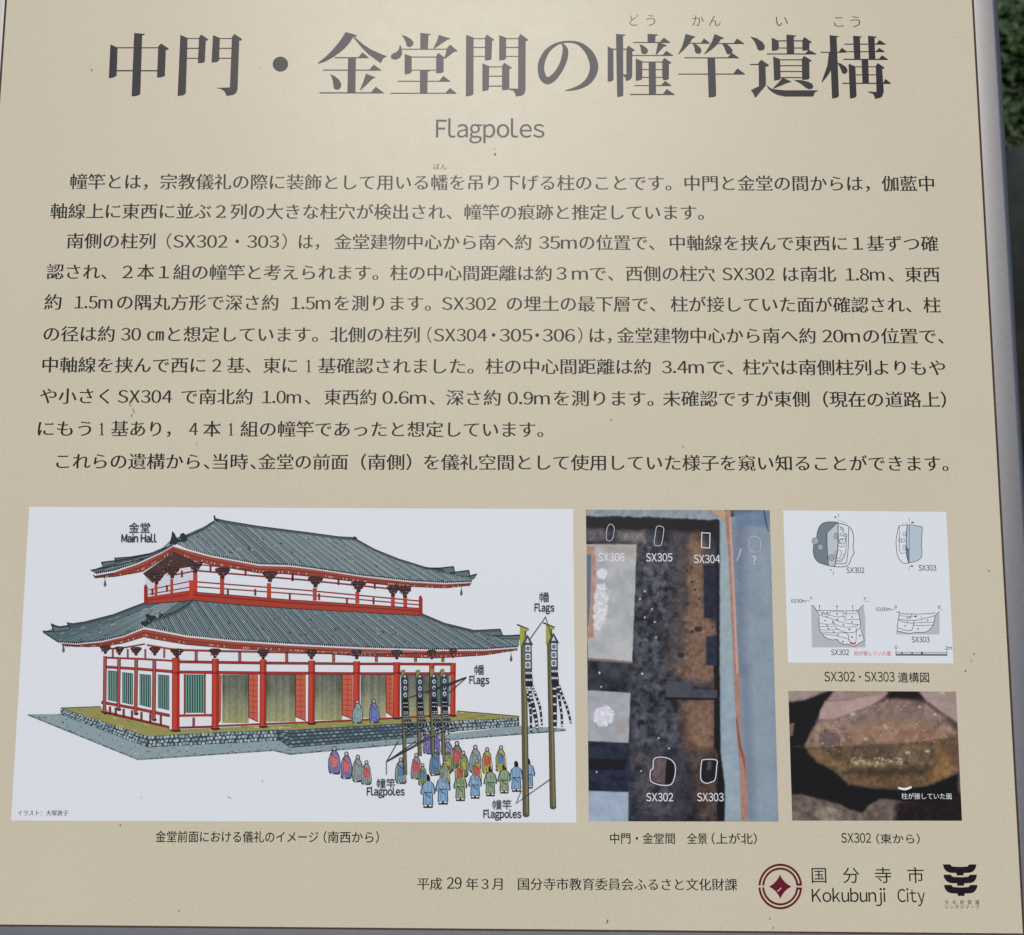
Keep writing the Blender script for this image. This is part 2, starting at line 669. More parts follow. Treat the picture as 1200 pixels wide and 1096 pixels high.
def offset_quad(q, d):
    """quad grown outward by d (metres)"""
    n = len(q)
    out = []
    for i in range(n):
        a, b, c = q[i - 1], q[i], q[(i + 1) % n]
        e0, e1 = norm((b[0] - a[0], b[1] - a[1])), norm((c[0] - b[0], c[1] - b[1]))
        n0, n1 = (-e0[1], e0[0]), (-e1[1], e1[0])
        det = n0[0] * n1[1] - n0[1] * n1[0]
        out.append((b[0] + d * (n1[1] - n0[1]) / det, b[1] + d * (n0[0] - n1[0]) / det))
    return out

def slab(name, quad, z0, z1, mat, bevel=0.0):
    q = quad[::-1]
    V = [(x, y, z0) for x, y in q]
    F = [(3, 2, 1, 0)]
    rings = [(0, z0), (0, z1 - bevel), (-bevel, z1)] if bevel else [(0, z0), (0, z1)]
    V = []
    for d, z in rings:
        V += [(x, y, z) for x, y in offset_quad(quad, d)[::-1]]
    F = [(3, 2, 1, 0)]
    for r in range(len(rings) - 1):
        for i in range(4):
            j = (i + 1) % 4
            F.append((r * 4 + i, r * 4 + j, (r + 1) * 4 + j, (r + 1) * 4 + i))
    b = 4 * (len(rings) - 1)
    F.append((b, b + 1, b + 2, b + 3))
    return link_mesh(name, V, F, mat, board, BOARD_LOCAL)

alu = metal_material('brushed_aluminium', (0.335, 0.33, 0.322), 0.38)
steel = metal_material('grey_steel_post', (0.35, 0.35, 0.36), 0.5)
gap_mat = noisy_material('brown_gap', (0.045, 0.02, 0.014), (0.09, 0.045, 0.035), 300.0, 0.8)
slab('panel', offset_quad(CORNERS, -0.0004), -0.003, 0.0, panel_material())
slab('backing_plate', offset_quad(CORNERS, 0.018), -0.016, -0.0045, steel)

def ring_strip(name, d0, d1, z, mat):
    a, b = offset_quad(CORNERS, d0), offset_quad(CORNERS, d1)
    V = [(x, y, z) for x, y in a] + [(x, y, z) for x, y in b]
    F = [(i, (i + 1) % 4, 4 + (i + 1) % 4, 4 + i)[::-1] for i in range(4)]
    V += [(x, y, z - .002) for x, y in a] + [(x, y, z - .002) for x, y in b]
    F += [(8 + i, 8 + (i + 1) % 4, 12 + (i + 1) % 4, 12 + i) for i in range(4)]
    return link_mesh(name, V, F, mat, board, BOARD_LOCAL)
ring_strip('gap_line', -0.0003, 0.0016, -0.0003, gap_mat)  # strip coloured as the shadowed gap between panel and rail

def rails():
    prof = [(0.0009, -0.004), (0.0009, 0.0006), (0.0012, 0.0010)]
    w, r = 0.0180, 0.0075
    for k in range(0, 9):
        a = math.pi / 2 * k / 8
        prof.append((w + r * math.sin(a), 0.0010 - r + r * math.cos(a)))
    prof += [(w + r, -0.028), (0.004, -0.028)]
    quads = [offset_quad(CORNERS, d) for d, z in prof]
    for i in range(4):
        j = (i + 1) % 4
        V, F = [], []
        for (d, z), q in zip(prof, quads):
            V += [(q[i][0], q[i][1], z), (q[j][0], q[j][1], z)]
        for k in range(len(prof) - 1):
            F.append((2 * k, 2 * k + 1, 2 * k + 3, 2 * k + 2)[::-1])
        o = link_mesh('frame_rail', V, F, alu, board, BOARD_LOCAL)
        for p_ in o.data.polygons:
            p_.use_smooth = True
        o.data.set_sharp_from_angle(angle=math.radians(40))
rails()
# two posts carrying the board from behind
for px_ in (-0.30, 0.30):
    V, F = [], []
    n = 20
    for z in (0.0, 0.985):
        for i in range(n):
            a = 2 * math.pi * i / n
            yy = 0.025 * math.sin(a)
            zz = z if z == 0 else 0.90 + (yy + 0.06) * math.tan(math.radians(50))
            V.append((px_ + 0.025 * math.cos(a), 0.06 + yy, zz))
    for i in range(n):
        F.append((i, (i + 1) % n, n + (i + 1) % n, n + i))
    F.append(tuple(range(n))[::-1])
    F.append(tuple(range(n, 2 * n)))
    link_mesh('post', V, F, steel, board, Matrix.Translation((0, -0.30, 0)))

# ------------------------------------------------------------------ the title, stroke by stroke
INK = (38, 35, 42)
def title():
    def glyph(f, bars, polys, tips=()):
        pen = Pen(2)
        z = pen.l
        for x0, x1, y0, y1 in bars:
            pen.face(f([(x0, y0), (x1, y0), (x1, y1), (x0, y1)]), INK)
        for k, q in enumerate(tips):
            pen.l = z + 1
            pen.face(f(q), INK)
        for k, q in enumerate(polys):
            pen.l = z + 2 + k % 4
            pen.face(f(q), INK)
        pen.build('title_character', board)
    def tip(x0, xa, ya, x1, yb, yt):
        return [(x0, yt), (xa, ya), (x1, yb - 8), (x1 - 10, yb), (x0, yb)]
    f = tr(120, 30, 7.06)
    glyph(f, [(110, 470, 180, 189), (110, 460, 369, 380)],
          [[(66, 157), (126, 183), (118, 415), (95, 430), (53, 437)],
           [(263, 62), (352, 70), (348, 77), (330, 82), (314, 565), (300, 578), (270, 585), (242, 587)],
           [(462, 172), (487, 150), (548, 190), (545, 200), (525, 204), (517, 418), (490, 428), (452, 432)]])
    glyph(f, [(700, 805, 104, 112), (698, 805, 185, 194), (695, 800, 267, 276), (968, 1075, 104, 112), (968, 1072, 185, 194), (965, 1068, 267, 276)],
          [[(645, 78), (705, 103), (690, 560), (672, 577), (622, 585)],
           [(800, 98), (818, 75), (876, 115), (870, 124), (856, 126), (847, 302), (825, 310), (790, 312)],
           [(915, 80), (972, 103), (966, 288), (945, 303), (903, 308)],
           [(1072, 98), (1092, 70), (1156, 113), (1150, 124), (1132, 126), (1118, 530), (1105, 560), (1075, 577), (1025, 582), (1018, 560), (1005, 540), (980, 525), (940, 517), (1055, 513)]])
    pen = Pen(2)
    pen.face(blob(328.6, 75.3, 9.1, 8.9, 24), INK)
    pen.build('title_character', board)
    f = tr(365, 30, 12)
    glyph(f, [(325, 800, 445, 462), (162, 980, 620, 637), (112, 1012, 939, 957)],
          [[(480, 92), (640, 138), (635, 155), (605, 155), (582, 170), (540, 240), (470, 320), (400, 380), (300, 450), (200, 505), (95, 540), (90, 528), (200, 440), (300, 340), (380, 245), (440, 160)],
           [(590, 150), (610, 165), (720, 260), (840, 340), (1000, 410), (1060, 430), (1055, 440), (1020, 455), (1000, 480), (978, 532), (900, 480), (800, 405), (700, 305), (640, 230), (585, 165)],
           [(515, 455), (625, 455), (618, 945), (505, 945)],
           [(260, 682), (330, 715), (390, 765), (420, 825), (412, 870), (385, 898), (350, 905), (318, 890), (308, 850), (300, 780), (280, 720)],
           [(765, 678), (900, 728), (895, 738), (865, 745), (780, 830), (690, 912), (680, 908), (730, 790)]],
          [tip(660, 715, 378, 808, 461, 446), tip(812, 877, 550, 985, 637, 621), tip(835, 905, 860, 1020, 957, 940)])
    f = tr(450, 30, 12)
    glyph(f, [(240, 885, 327, 342), (380, 740, 437, 453), (380, 740, 622, 636), (190, 930, 777, 793), (90, 1018, 946, 962)],
          [[(245, 132), (320, 155), (380, 190), (415, 235), (410, 275), (380, 300), (345, 305), (320, 290), (310, 250), (285, 190)],
           [(510, 103), (660, 122), (655, 132), (625, 138), (618, 335), (510, 335)],
           [(770, 132), (935, 185), (925, 195), (890, 200), (710, 325), (695, 318), (740, 230)],
           [(225, 268), (240, 300), (250, 340), (255, 400), (225, 455), (165, 482), (110, 470), (93, 440), (110, 405), (170, 375), (205, 345), (215, 310)],
           [(875, 330), (932, 268), (1032, 355), (1025, 368), (985, 372), (860, 470), (845, 460), (872, 380)],
           [(290, 400), (390, 435), (388, 650), (370, 675), (290, 690)],
           [(505, 630), (660, 630), (615, 655), (610, 950), (505, 950)],
           [(735, 430), (765, 385), (850, 450), (838, 470), (838, 655), (800, 668), (732, 672)]],
          [tip(775, 835, 708, 932, 793, 778), tip(865, 928, 877, 1022, 962, 947)])
    f = tr(540, 30, 12)
    glyph(f, [(175, 345, 178, 193), (175, 345, 302, 318), (175, 345, 428, 442), (632, 812, 178, 193), (632, 812, 302, 318), (632, 812, 428, 442),
              (395, 585, 575, 590), (390, 585, 706, 722), (390, 585, 845, 862)],
          [[(75, 130), (180, 170), (178, 965), (150, 985), (70, 1000)],
           [(340, 170), (368, 128), (470, 200), (460, 212), (440, 215), (432, 475), (400, 488), (338, 493)],
           [(540, 135), (638, 172), (636, 465), (610, 485), (540, 493)],
           [(808, 170), (838, 120), (948, 202), (940, 215), (912, 218), (910, 910), (895, 960), (860, 985), (775, 1000), (765, 960), (735, 915), (685, 905), (685, 888), (805, 888)],
           [(303, 532), (400, 572), (395, 885), (380, 912), (303, 928)],
           [(580, 570), (612, 525), (718, 592), (710, 605), (683, 612), (683, 900), (580, 912)]])
    f = tr(620, 30, 12)
    pen = Pen(2)
    z = pen.l
    pa = [(462, 256, 14), (488, 285, 42), (510, 350, 80), (502, 440, 88), (465, 555, 86), (405, 660, 88), (335, 740, 95), (258, 777, 102), (195, 728, 100), (167, 615, 92), (182, 500, 90), (232, 392, 74)]
    pb = [(182, 500, 88), (232, 392, 74), (310, 310, 54), (400, 258, 36), (500, 233, 28), (600, 231, 30), (700, 256, 46), (795, 325, 78), (872, 430, 108), (913, 560, 120), (895, 680, 112), (835, 780, 92), (745, 848, 66), (640, 890, 42), (508, 918, 10)]
    for k, pp in enumerate((pa, pb)):
        pen.l = z + 2 + k
        pen.stroke(f([q[:2] for q in pp]), [q[2] / 12 for q in pp], INK, 6)
    pen.build('title_character', board)
    f = tr(700, 30, 12)
    glyph(f, [(215, 415, 325, 343), (505, 1022, 231, 247), (490, 1062, 415, 430), (628, 918, 507, 522), (628, 918, 613, 628), (628, 918, 723, 738), (520, 1036, 838, 853), (458, 1080, 962, 980)],
          [[(262, 118), (400, 130), (395, 142), (362, 146), (366, 985), (345, 998), (278, 1008)],
           [(145, 295), (225, 332), (228, 765), (200, 785), (145, 793)],
           [(408, 330), (435, 282), (525, 345), (520, 357), (493, 362), (490, 720), (470, 755), (440, 775), (402, 778), (395, 740), (365, 700), (365, 685), (408, 690)],
           [(705, 118), (855, 128), (850, 140), (818, 146), (815, 240), (708, 240)],
           [(590, 262), (640, 280), (690, 315), (715, 350), (705, 385), (670, 405), (630, 398), (615, 370), (610, 320)],
           [(850, 245), (920, 255), (975, 280), (970, 292), (935, 298), (835, 410), (820, 408), (835, 330)],
           [(540, 465), (632, 503), (632, 745), (610, 770), (540, 778)],
           [(722, 515), (820, 515), (825, 968), (725, 968)],
           [(912, 505), (938, 455), (1042, 522), (1035, 535), (1008, 540), (1005, 755), (960, 770), (930, 770), (912, 735)]],
          [tip(875, 935, 170, 1028, 247, 234), tip(915, 970, 355, 1068, 430, 417), tip(895, 955, 780, 1042, 853, 840), tip(920, 978, 892, 1087, 980, 965)])
    f = tr(780, 30, 12)
    glyph(f, [(335, 620, 243, 258), (735, 1100, 246, 262), (262, 1028, 447, 463), (178, 1115, 676, 692)],
          [[(280, 118), (420, 158), (412, 170), (380, 182), (330, 265), (270, 330), (185, 408), (178, 400), (225, 310), (255, 220)],
           [(380, 250), (440, 270), (490, 315), (505, 350), (495, 385), (465, 400), (430, 393), (412, 370), (405, 310)],
           [(688, 120), (818, 175), (810, 188), (780, 192), (725, 270), (640, 345), (550, 405), (543, 398), (600, 315), (650, 230)],
           [(795, 255), (860, 262), (910, 300), (942, 350), (935, 385), (890, 410), (860, 395), (840, 350), (825, 310)],
           [(588, 455), (695, 455), (712, 985), (690, 1005), (605, 1015)]],
          [tip(495, 540, 180, 625, 257, 245), tip(955, 1005, 183, 1108, 262, 248), tip(872, 932, 385, 1033, 463, 449), tip(950, 1010, 603, 1120, 692, 678)])
    f = tr(870, 30, 12)
    glyph(f, [(505, 845, 208, 225), (505, 845, 310, 325), (345, 1038, 393, 409), (525, 840, 475, 491), (530, 842, 558, 574), (532, 844, 640, 656), (532, 846, 725, 741), (105, 235, 540, 558)],
          [[(110, 155), (200, 180), (280, 230), (315, 285), (312, 330), (285, 350), (240, 355), (212, 335), (195, 280), (165, 220)],
           [(410, 172), (512, 215), (512, 320), (490, 350), (415, 358)],
           [(618, 128), (758, 142), (750, 155), (722, 160), (730, 400), (625, 400)],
           [(840, 210), (872, 163), (975, 235), (968, 245), (942, 250), (942, 335), (920, 350), (845, 355)],
           [(432, 435), (530, 475), (538, 745), (520, 765), (445, 778)],
           [(835, 470), (868, 428), (975, 495), (968, 508), (940, 512), (945, 745), (920, 760), (840, 768)],
           [(570, 735), (690, 790), (680, 800), (640, 805), (440, 890), (430, 880), (510, 800), (545, 755)],
           [(720, 765), (820, 770), (920, 790), (980, 820), (998, 860), (980, 890), (935, 897), (890, 875), (820, 820)],
           [(222, 530), (265, 480), (375, 560), (365, 575), (325, 580), (332, 830), (310, 870), (240, 950), (190, 1015), (175, 1010), (155, 960), (118, 910), (200, 870), (232, 855), (228, 575)],
           [(330, 835), (400, 885), (470, 900), (600, 912), (1065, 912), (1055, 925), (1020, 940), (995, 1000), (600, 1000), (500, 980), (420, 940), (365, 890)]],
          [tip(885, 930, 340, 1045, 409, 396)])
    f = tr(955, 30, 12)
    glyph(f, [(78, 335, 370, 385), (415, 995, 256, 271), (440, 975, 362, 376), (400, 1025, 469, 486), (562, 862, 575, 588), (570, 866, 688, 702), (385, 1060, 806, 823)],
          [[(205, 137), (340, 152), (335, 162), (305, 168), (338, 990), (315, 1015), (240, 1028)],
           [(195, 380), (250, 385), (235, 620), (170, 720), (100, 800), (90, 795), (130, 690), (175, 560)],
           [(310, 520), (370, 540), (430, 580), (460, 625), (450, 665), (415, 683), (382, 668), (365, 620), (345, 575)],
           [(535, 145), (660, 155), (655, 165), (632, 172), (640, 475), (552, 475)],
           [(745, 145), (872, 158), (868, 168), (838, 176), (850, 475), (758, 475)],
           [(655, 480), (748, 480), (760, 812), (668, 812)],
           [(472, 540), (568, 575), (585, 990), (565, 1015), (492, 1028)],
           [(855, 570), (882, 528), (980, 595), (972, 605), (945, 610), (968, 930), (945, 1000), (910, 1020), (845, 1033), (838, 1000), (815, 960), (745, 940), (745, 930), (865, 935)]],
          [[(330, 378), (378, 310), (440, 362), (440, 382), (330, 386)], tip(860, 908, 203, 998, 271, 258), tip(855, 903, 315, 980, 376, 364), tip(900, 943, 418, 1028, 486, 471), tip(960, 990, 750, 1070, 823, 808)])
title()

# ------------------------------------------------------------------ readings, subtitle and the running text
DK = (34, 31, 35)
MIN = dict(ox=0.016, oy=-0.006, serif=True)
MINK = dict(ox=0.012, oy=-0.004, serif=True)
for parts in ([('ど', 738, 748.8), ('う', 757.5, 768)], [('か', 811, 824.8), ('ん', 831, 844.5)], [('い', 909.5, 923.2)], [('こ', 977.6, 988.8), ('う', 997, 1008.3)]):
    pen = Pen(2)
    for ch, a, b in parts:
        pen.text(ch, a, b, 29.7 + (0.006 * (a - 738)), 15.5, DK, ox=-.006, oy=-.012)
    pen.build('reading_lettering', board)
pen = Pen(2)
pen.text('ばん', 508, 523.5, 198.4, 8.2, DK)
pen.build('reading_lettering', board)
pen = Pen(2)
pen.text('Flagpoles', 510.8, 638.2, 161.2, 28.2, (58, 56, 58), ox=.008, oy=.004)
pen.build('subtitle_lettering', board)

LINES = [
    (220.3, .0026, 20.0, [('幢竿とは，宗教儀礼の際に装飾として用いる幡を吊り下げる柱のことです。中門と金堂の間からは，伽藍中', 82, 1095)]),
    (255.0, .0022, 20.0, [('軸線上に東西に並ぶ２列の大きな柱穴が検出され、幢竿の痕跡と推定しています。', 58.7, 825)]),
    (289.8, .0033, 20.0, [('南側の柱列', 78, 181.7), ('（', 195, 201), ('SX302', 203, 266.5), ('・', 273, 283), ('303', 289.5, 327), ('）', 330, 336), ('は，', 350, 374), ('金堂建物中心から南へ約', 391.7, 622.7), ('35m', 631.7, 676), ('の位置で、', 679, 767), ('中軸線を挟んで東西に１基ずつ確', 785, 1100)]),
    (326.0, .0033, 20.0, [('認され、２本１組の幢竿と考えられます。柱の中心間距離は約３ｍで、西側の柱穴', 54.3, 838), ('SX302', 846.7, 908), ('は南北', 918, 980), ('1.8m', 991, 1036.7), ('、', 1041, 1047.5), ('東西', 1061, 1101.7)]),
    (361.6, .0036, 20.2, [('約', 51.7, 71.7), ('1.5m', 87, 131.7), ('の隅丸方形で深さ約', 137, 326), ('1.5m', 341, 387), ('を測ります。', 391.7, 505), ('SX302', 518, 581.7), ('の埋土の最下層で、', 594, 768), ('柱が接していた面が確認され、柱', 786, 1103)]),
    (399.0, .0026, 20.2, [('の径は約', 50.7, 134), ('30', 141.7, 165), ('㎝', 172, 192), ('と想定しています。', 196.7, 372.7), ('北側の柱列', 386.7, 491.7), ('（', 500.7, 506), ('SX304', 508.5, 571), ('・', 576, 581), ('305', 585.5, 624), ('・', 627, 632), ('306', 636, 674), ('）', 677, 682.5), ('は，', 691, 716.7), ('金堂建物中心から南へ約', 723, 956), ('20m', 964, 1008), ('の位置で、', 1011.7, 1106)]),
    (435.2, .0035, 20.3, [('中軸線を挟んで西に', 49.3, 240.7), ('2', 248.3, 259.3), ('基、東に', 266, 348), ('1', 358.5, 364.5), ('基確認されました。', 372.7, 555), ('柱の中心間距離は約', 569, 762.7), ('3.4m', 776, 825), ('で、', 829, 859), ('柱穴は南側柱列よりもや', 870.7, 1108)]),
    (471.8, .0042, 20.3, [('や小さく', 46.7, 128), ('SX304', 138, 201.7), ('で南北約', 212, 295.7), ('1.0m', 307, 352.7), ('、', 357, 363.5), ('東西約', 380, 440.7), ('0.6m', 448, 499.3), ('、', 503, 509.5), ('深さ約', 523, 586.7), ('0.9m', 595, 644.3), ('を測ります。', 649, 766), ('未確認ですが東側（現在の道路上）', 777, 1109)]),
    (510.0, .0022, 20.4, [('にもう', 44, 106.7), ('1', 116, 122), ('基あり，', 130, 200), ('4', 221.5, 231.7), ('本', 238, 258.5), ('1', 267.5, 273.3), ('組の幢竿であったと想定しています。', 281.7, 636.7)]),
    (548.2, .0027, 20.4, [('これらの遺構から', 65.7, 234), ('、', 238.5, 245.5), ('当時', 249, 290.7), ('、', 293, 300), ('金堂の前面', 302.7, 408), ('（南側）', 423, 482), ('を儀礼空間として使用していた様子を窺い知ることができます。', 496.7, 1111.7)]),
]
BODY = (27, 25, 29)
for y, sl, em, segs in LINES:
    pen = Pen(2)
    for s, a, b in segs:
        latin = all(ord(ch) < 256 for ch in s)
        if s == '・':
            pen.face(blob((a + b) / 2, y + sl * (a - 55) - em * .38, 2.2, 2.2, 12), BODY)
        elif s == '（' or s == '）':
            pen.text(s, a, b, y + sl * (a - 55), em, BODY, ox=-.004, oy=-.004)
        elif s == '1':
            yy, xm = y + sl * (a - 55), (a + b) / 2 + .4
            pen.face([(xm - .95, yy - .5), (xm - .95, yy - 12.6), (xm - 2.6, yy - 11.9), (xm - 2.7, yy - 12.7), (xm + .3, yy - 14.6), (xm + .95, yy - 14.6), (xm + .95, yy - .5), (xm + 2.7, yy - .5), (xm + 2.7, yy + .2), (xm - 2.7, yy + .2), (xm - 2.7, yy - .5)], BODY)
        elif latin:
            pen.text(s, a, b, y + sl * (a - 55), em * 1.0, BODY, dy=sl, ox=.06 if s == '1' else .018, oy=-.008)
        else:
            pen.text(s, a, b, y + sl * (a - 55), em, BODY, dy=sl, **MIN)
    pen.build('text_line', board)

# captions and the bottom lines
GO = dict(ox=0.010, oy=0.006)
def caption(segs, y, em, parent, col=DK, sl=0.003, name='caption_lettering', layer=2, dots=None, **kw):
    pen = Pen(layer)
    if dots:
        pen.face(blob(dots[0], dots[1], dots[2], dots[2], 10), col)
    for q in segs:
        s, a, b = q[:3]
        pen.text(s, a, b, y + sl * (a - segs[0][1]), q[3] if len(q) > 3 else em, col, dy=sl, **kw)
    return pen.build(name, parent)
caption([('金堂前面における儀礼のイメージ', 182, 373), ('（南西から）', 379, 444)], 986, 14.6, board, **GO)
caption([('中門・金堂間', 715, 791), ('全景', 805, 829), ('（上が北）', 834, 887)], 987.8, 14.0, board, **GO)
caption([('SX302', 966, 1002.3, 15.2), ('SX303', 1013.4, 1048.5, 15.2), ('遺構図', 1052.4, 1089)], 798.6, 13.0, board, dots=(1007.6, 793.4, 1.3), ox=.008, oy=.006)
caption([('SX302', 986, 1021, 15.2), ('（東から）', 1027, 1078)], 987.6, 12.6, board, **GO)
caption([('平成', 489, 518), ('29', 523.7, 541, 18.5), ('年３月', 546, 589), ('国分寺市教育委員会ふるさと文化財課', 607, 864)], 1041.6, 15.6, board, name='date_lettering', **MINK)
pen = Pen(2)
for ch, a, b in (('国', 951.4, 968.5), ('分', 988, 1007.4), ('寺', 1025.6, 1045), ('市', 1063.5, 1083)):
    pen.text(ch, a, b, 1033.4, 20.2, DK)
pen.build('city_name_lettering', board)
pen = Pen(2)
pen.text('Kokubunji', 951.5, 1038, 1057, 20.6, DK, ox=.004, oy=.002)
pen.text('City', 1052, 1084.3, 1057.2, 20.6, DK, ox=.004, oy=.002)
pen.build('city_name_lettering', board)
pen = Pen(2)
for i, ch in enumerate('文化財愛護'):
    a = 1095 + (198 + i * 143.5) / 16.12
    pen.text(ch, a, a + 4.9, 1005 + 882 / 16.12, 5.6, (84, 74, 70), ox=.006, oy=.006)
pen.build('heritage_lettering', board)
pen = Pen(2)
for i, ch in enumerate('シンボルマーク'):
    a = 1095 + (200 + i * 97) / 16.12
    pen.text(ch, a, a + 4.3, 1005 + 965 / 16.12, 5.2, (84, 74, 70), ox=.01, oy=.01)
pen.build('heritage_lettering', board)

def emblems():
    f = tr(884, 1005, 16.12)
    pen = Pen(2)
    RED = (92, 32, 42)
    cx, cy = 490, 548
    for (ro, ri, ky) in ((412, 372, 1.045), (342, 303, 1.045)):
        for a0, a1 in ((183, 357), (2.5, 177.5)):
            n = 40
            outer = [(cx + ro * math.cos(math.radians(a0 + (a1 - a0) * i / n)), cy + ro * ky * math.sin(math.radians(a0 + (a1 - a0) * i / n))) for i in range(n + 1)]
            inner = [(cx + ri * math.cos(math.radians(a0 + (a1 - a0) * i / n)), cy + ri * ky * math.sin(math.radians(a0 + (a1 - a0) * i / n))) for i in range(n + 1)]
            for i in range(n):
                pen.face(f([outer[i], outer[i + 1], inner[i + 1], inner[i]]), RED)
    pen.up()
    pen.face(f([(792, 482), (900, 500), (900, 532), (792, 532)]), RED)
    pen.face(f([(792, 565), (900, 565), (895, 600), (792, 610)]), RED)
    tips = [(482, 322), (702, 550), (490, 780), (275, 550)]
    star = []
    for i in range(4):
        a, b = tips[i], tips[(i + 1) % 4]
        mid = (cx + ((a[0] + b[0]) / 2 - cx) * 0.62, cy + ((a[1] + b[1]) / 2 - cy) * 0.62)
        for k in range(8):
            t = k / 8
            star.append(tuple(a[c] * (1 - t) ** 2 + 2 * t * (1 - t) * mid[c] + b[c] * t * t for c in (0, 1)))
    pen.face(f(star), (98, 34, 50))
    pen.up()
    pen.face(f([(428, 632), (500, 568), (522, 575), (440, 655)]), (186, 160, 145))
    pen.build('city_emblem', board)
    f = tr(1095, 1005, 16.12)
    pen = Pen(2)
    for k, (dx, dy) in enumerate(((0, 0), (11, 195), (20, 388))):
        up = [(158, 130), (300, 130), (315, 155), (345, 172), (490, 178), (620, 170), (645, 150), (658, 130), (790, 130)]
        lo = [(788, 175), (765, 225), (730, 265), (670, 288), (552, 294), (548, 338), (420, 338), (418, 294), (290, 288), (225, 260), (180, 205)]
        pen.face(f([(x + dx, y + dy) for x, y in up + lo]), (42, 36, 38))
    pen.build('heritage_emblem', board)
emblems()

# ------------------------------------------------------------------ illustration of the main hall
def sheet(name, quad, col):
    pen = Pen(1)
    pen.face(quad, col)
    return pen.build(name, board)

illus = sheet('illustration', [(34.3, 594), (671.6, 596.6), (675.2, 964.2), (13.0, 961.6)], (211, 215, 219))
A, B, C8, D = tr(20, 590, 3.529), tr(340, 590, 3.529), tr(20, 770, 3.529), tr(340, 770, 3.529)
EF, FF, G = tr(110, 740, 8), tr(220, 740, 8), tr(560, 690, 6.45)
LINE = (40, 36, 42)
RED, REDD, REDL = (168, 66, 54), (112, 44, 42), (196, 84, 62)
TILE, TILED, TILEL = (104, 122, 124), (48, 62, 68), (158, 172, 174)
DKROOF = (44, 54, 60)

def hatch(pen, poly, base, step, d0, d1, w, cols):
    """tile rows: lines rising from an eave and cut at the roof's outline"""
    pts = along(base, step)
    for i, p in enumerate(pts):
        t = i / max(1, len(pts) - 1)
        d = norm((d0[0] + (d1[0] - d0[0]) * t, d0[1] + (d1[1] - d0[1]) * t))
        for a, b in clip_line(poly, p, d):
            if math.hypot(a[0] - b[0], a[1] - b[1]) > 1.2:
                k = rng.uniform(.75, 1.2)
                pen.stroke([a, b], [w * k, w * rng.uniform(.7, 1.1)], cols[i % len(cols)])

def roof(front, left, eave_f, eave_l, ridges, name, caps, ends, dirs, pitch):
    pen = Pen(4)
    pen.face(left, (84, 102, 106))
    pen.face(front, TILE)
    pen.up()
    hatch(pen, front, eave_f, pitch, *dirs[0], .95, [TILED, (58, 74, 80), (40, 54, 60), (66, 82, 86)])
    hatch(pen, left, eave_l, 4.2, *dirs[1], .75, [TILED, (66, 82, 86)])
    pen.up()
    pts = along(eave_f, 1.75)
    hatch(pen, front, [(p[0] + pitch / 2, p[1]) for p in eave_f], pitch, *dirs[0], .7, [TILEL, (118, 136, 140), (138, 154, 157), (104, 122, 126), (150, 165, 167)])
    hatch(pen, left, [(p[0] + .9, p[1]) for p in eave_l], 5.2, *dirs[1], .6, [(140, 156, 158), (120, 138, 142)])
    pen.up()
    for path in (eave_f, eave_l):
        for p in along(path, 2.3):
            pen.face(blob(p[0], p[1] - .5, .95, 1.25, 7), (36, 44, 50))
    pen.up()
    xs = [q[0] for q in left]
    for _ in range(170):
        x, y = rng.uniform(min(xs), max(xs)), rng.uniform(min(q[1] for q in left), max(q[1] for q in left))
        l_ = rng.uniform(2, 7)
        if inside((x, y), left) and inside((x + l_ * .93, y - l_ * .36), left):
            pen.stroke([(x, y), (x + l_ * .93, y - l_ * .36)], rng.uniform(.45, .8), rng.choice([TILEL, (126, 144, 148), (48, 62, 68), (56, 72, 78), (140, 158, 160)]))
    xs = [q[0] for q in front]
    for _ in range(240):
        x, y = rng.uniform(min(xs), max(xs)), rng.uniform(min(q[1] for q in front), max(q[1] for q in front))
        l_ = rng.uniform(1.5, 4)
        if inside((x, y), front) and inside((x + l_ * .7, y + l_ * .6), front):
            pen.stroke([(x, y), (x + l_ * .7, y + l_ * .6)], rng.uniform(.5, 1.0), rng.choice([TILEL, (44, 58, 64), (52, 68, 74), (84, 104, 108)]))
    pen.up()
    for q in ends:
        pen.face(q, (96, 108, 112))
    pen.up()
    for q in ends:
        pen.stroke(q, .8, (52, 58, 64), 0, True)
    pen.up()
    for r, w, c in ridges:
        pen.stroke(r, w, c)
    pen.up()
    for q in caps:
        pen.face(q, DKROOF)
    pen.up()
    for q in caps:
        cx, cy = sum(p[0] for p in q) / len(q), sum(p[1] for p in q) / len(q)
        for _ in range(4):
            pen.face(blob(cx + rng.uniform(-3, 3), cy + rng.uniform(-2, 2.5), .8, .6, 6, .3), (128, 142, 146))
    return pen.build(name, illus)

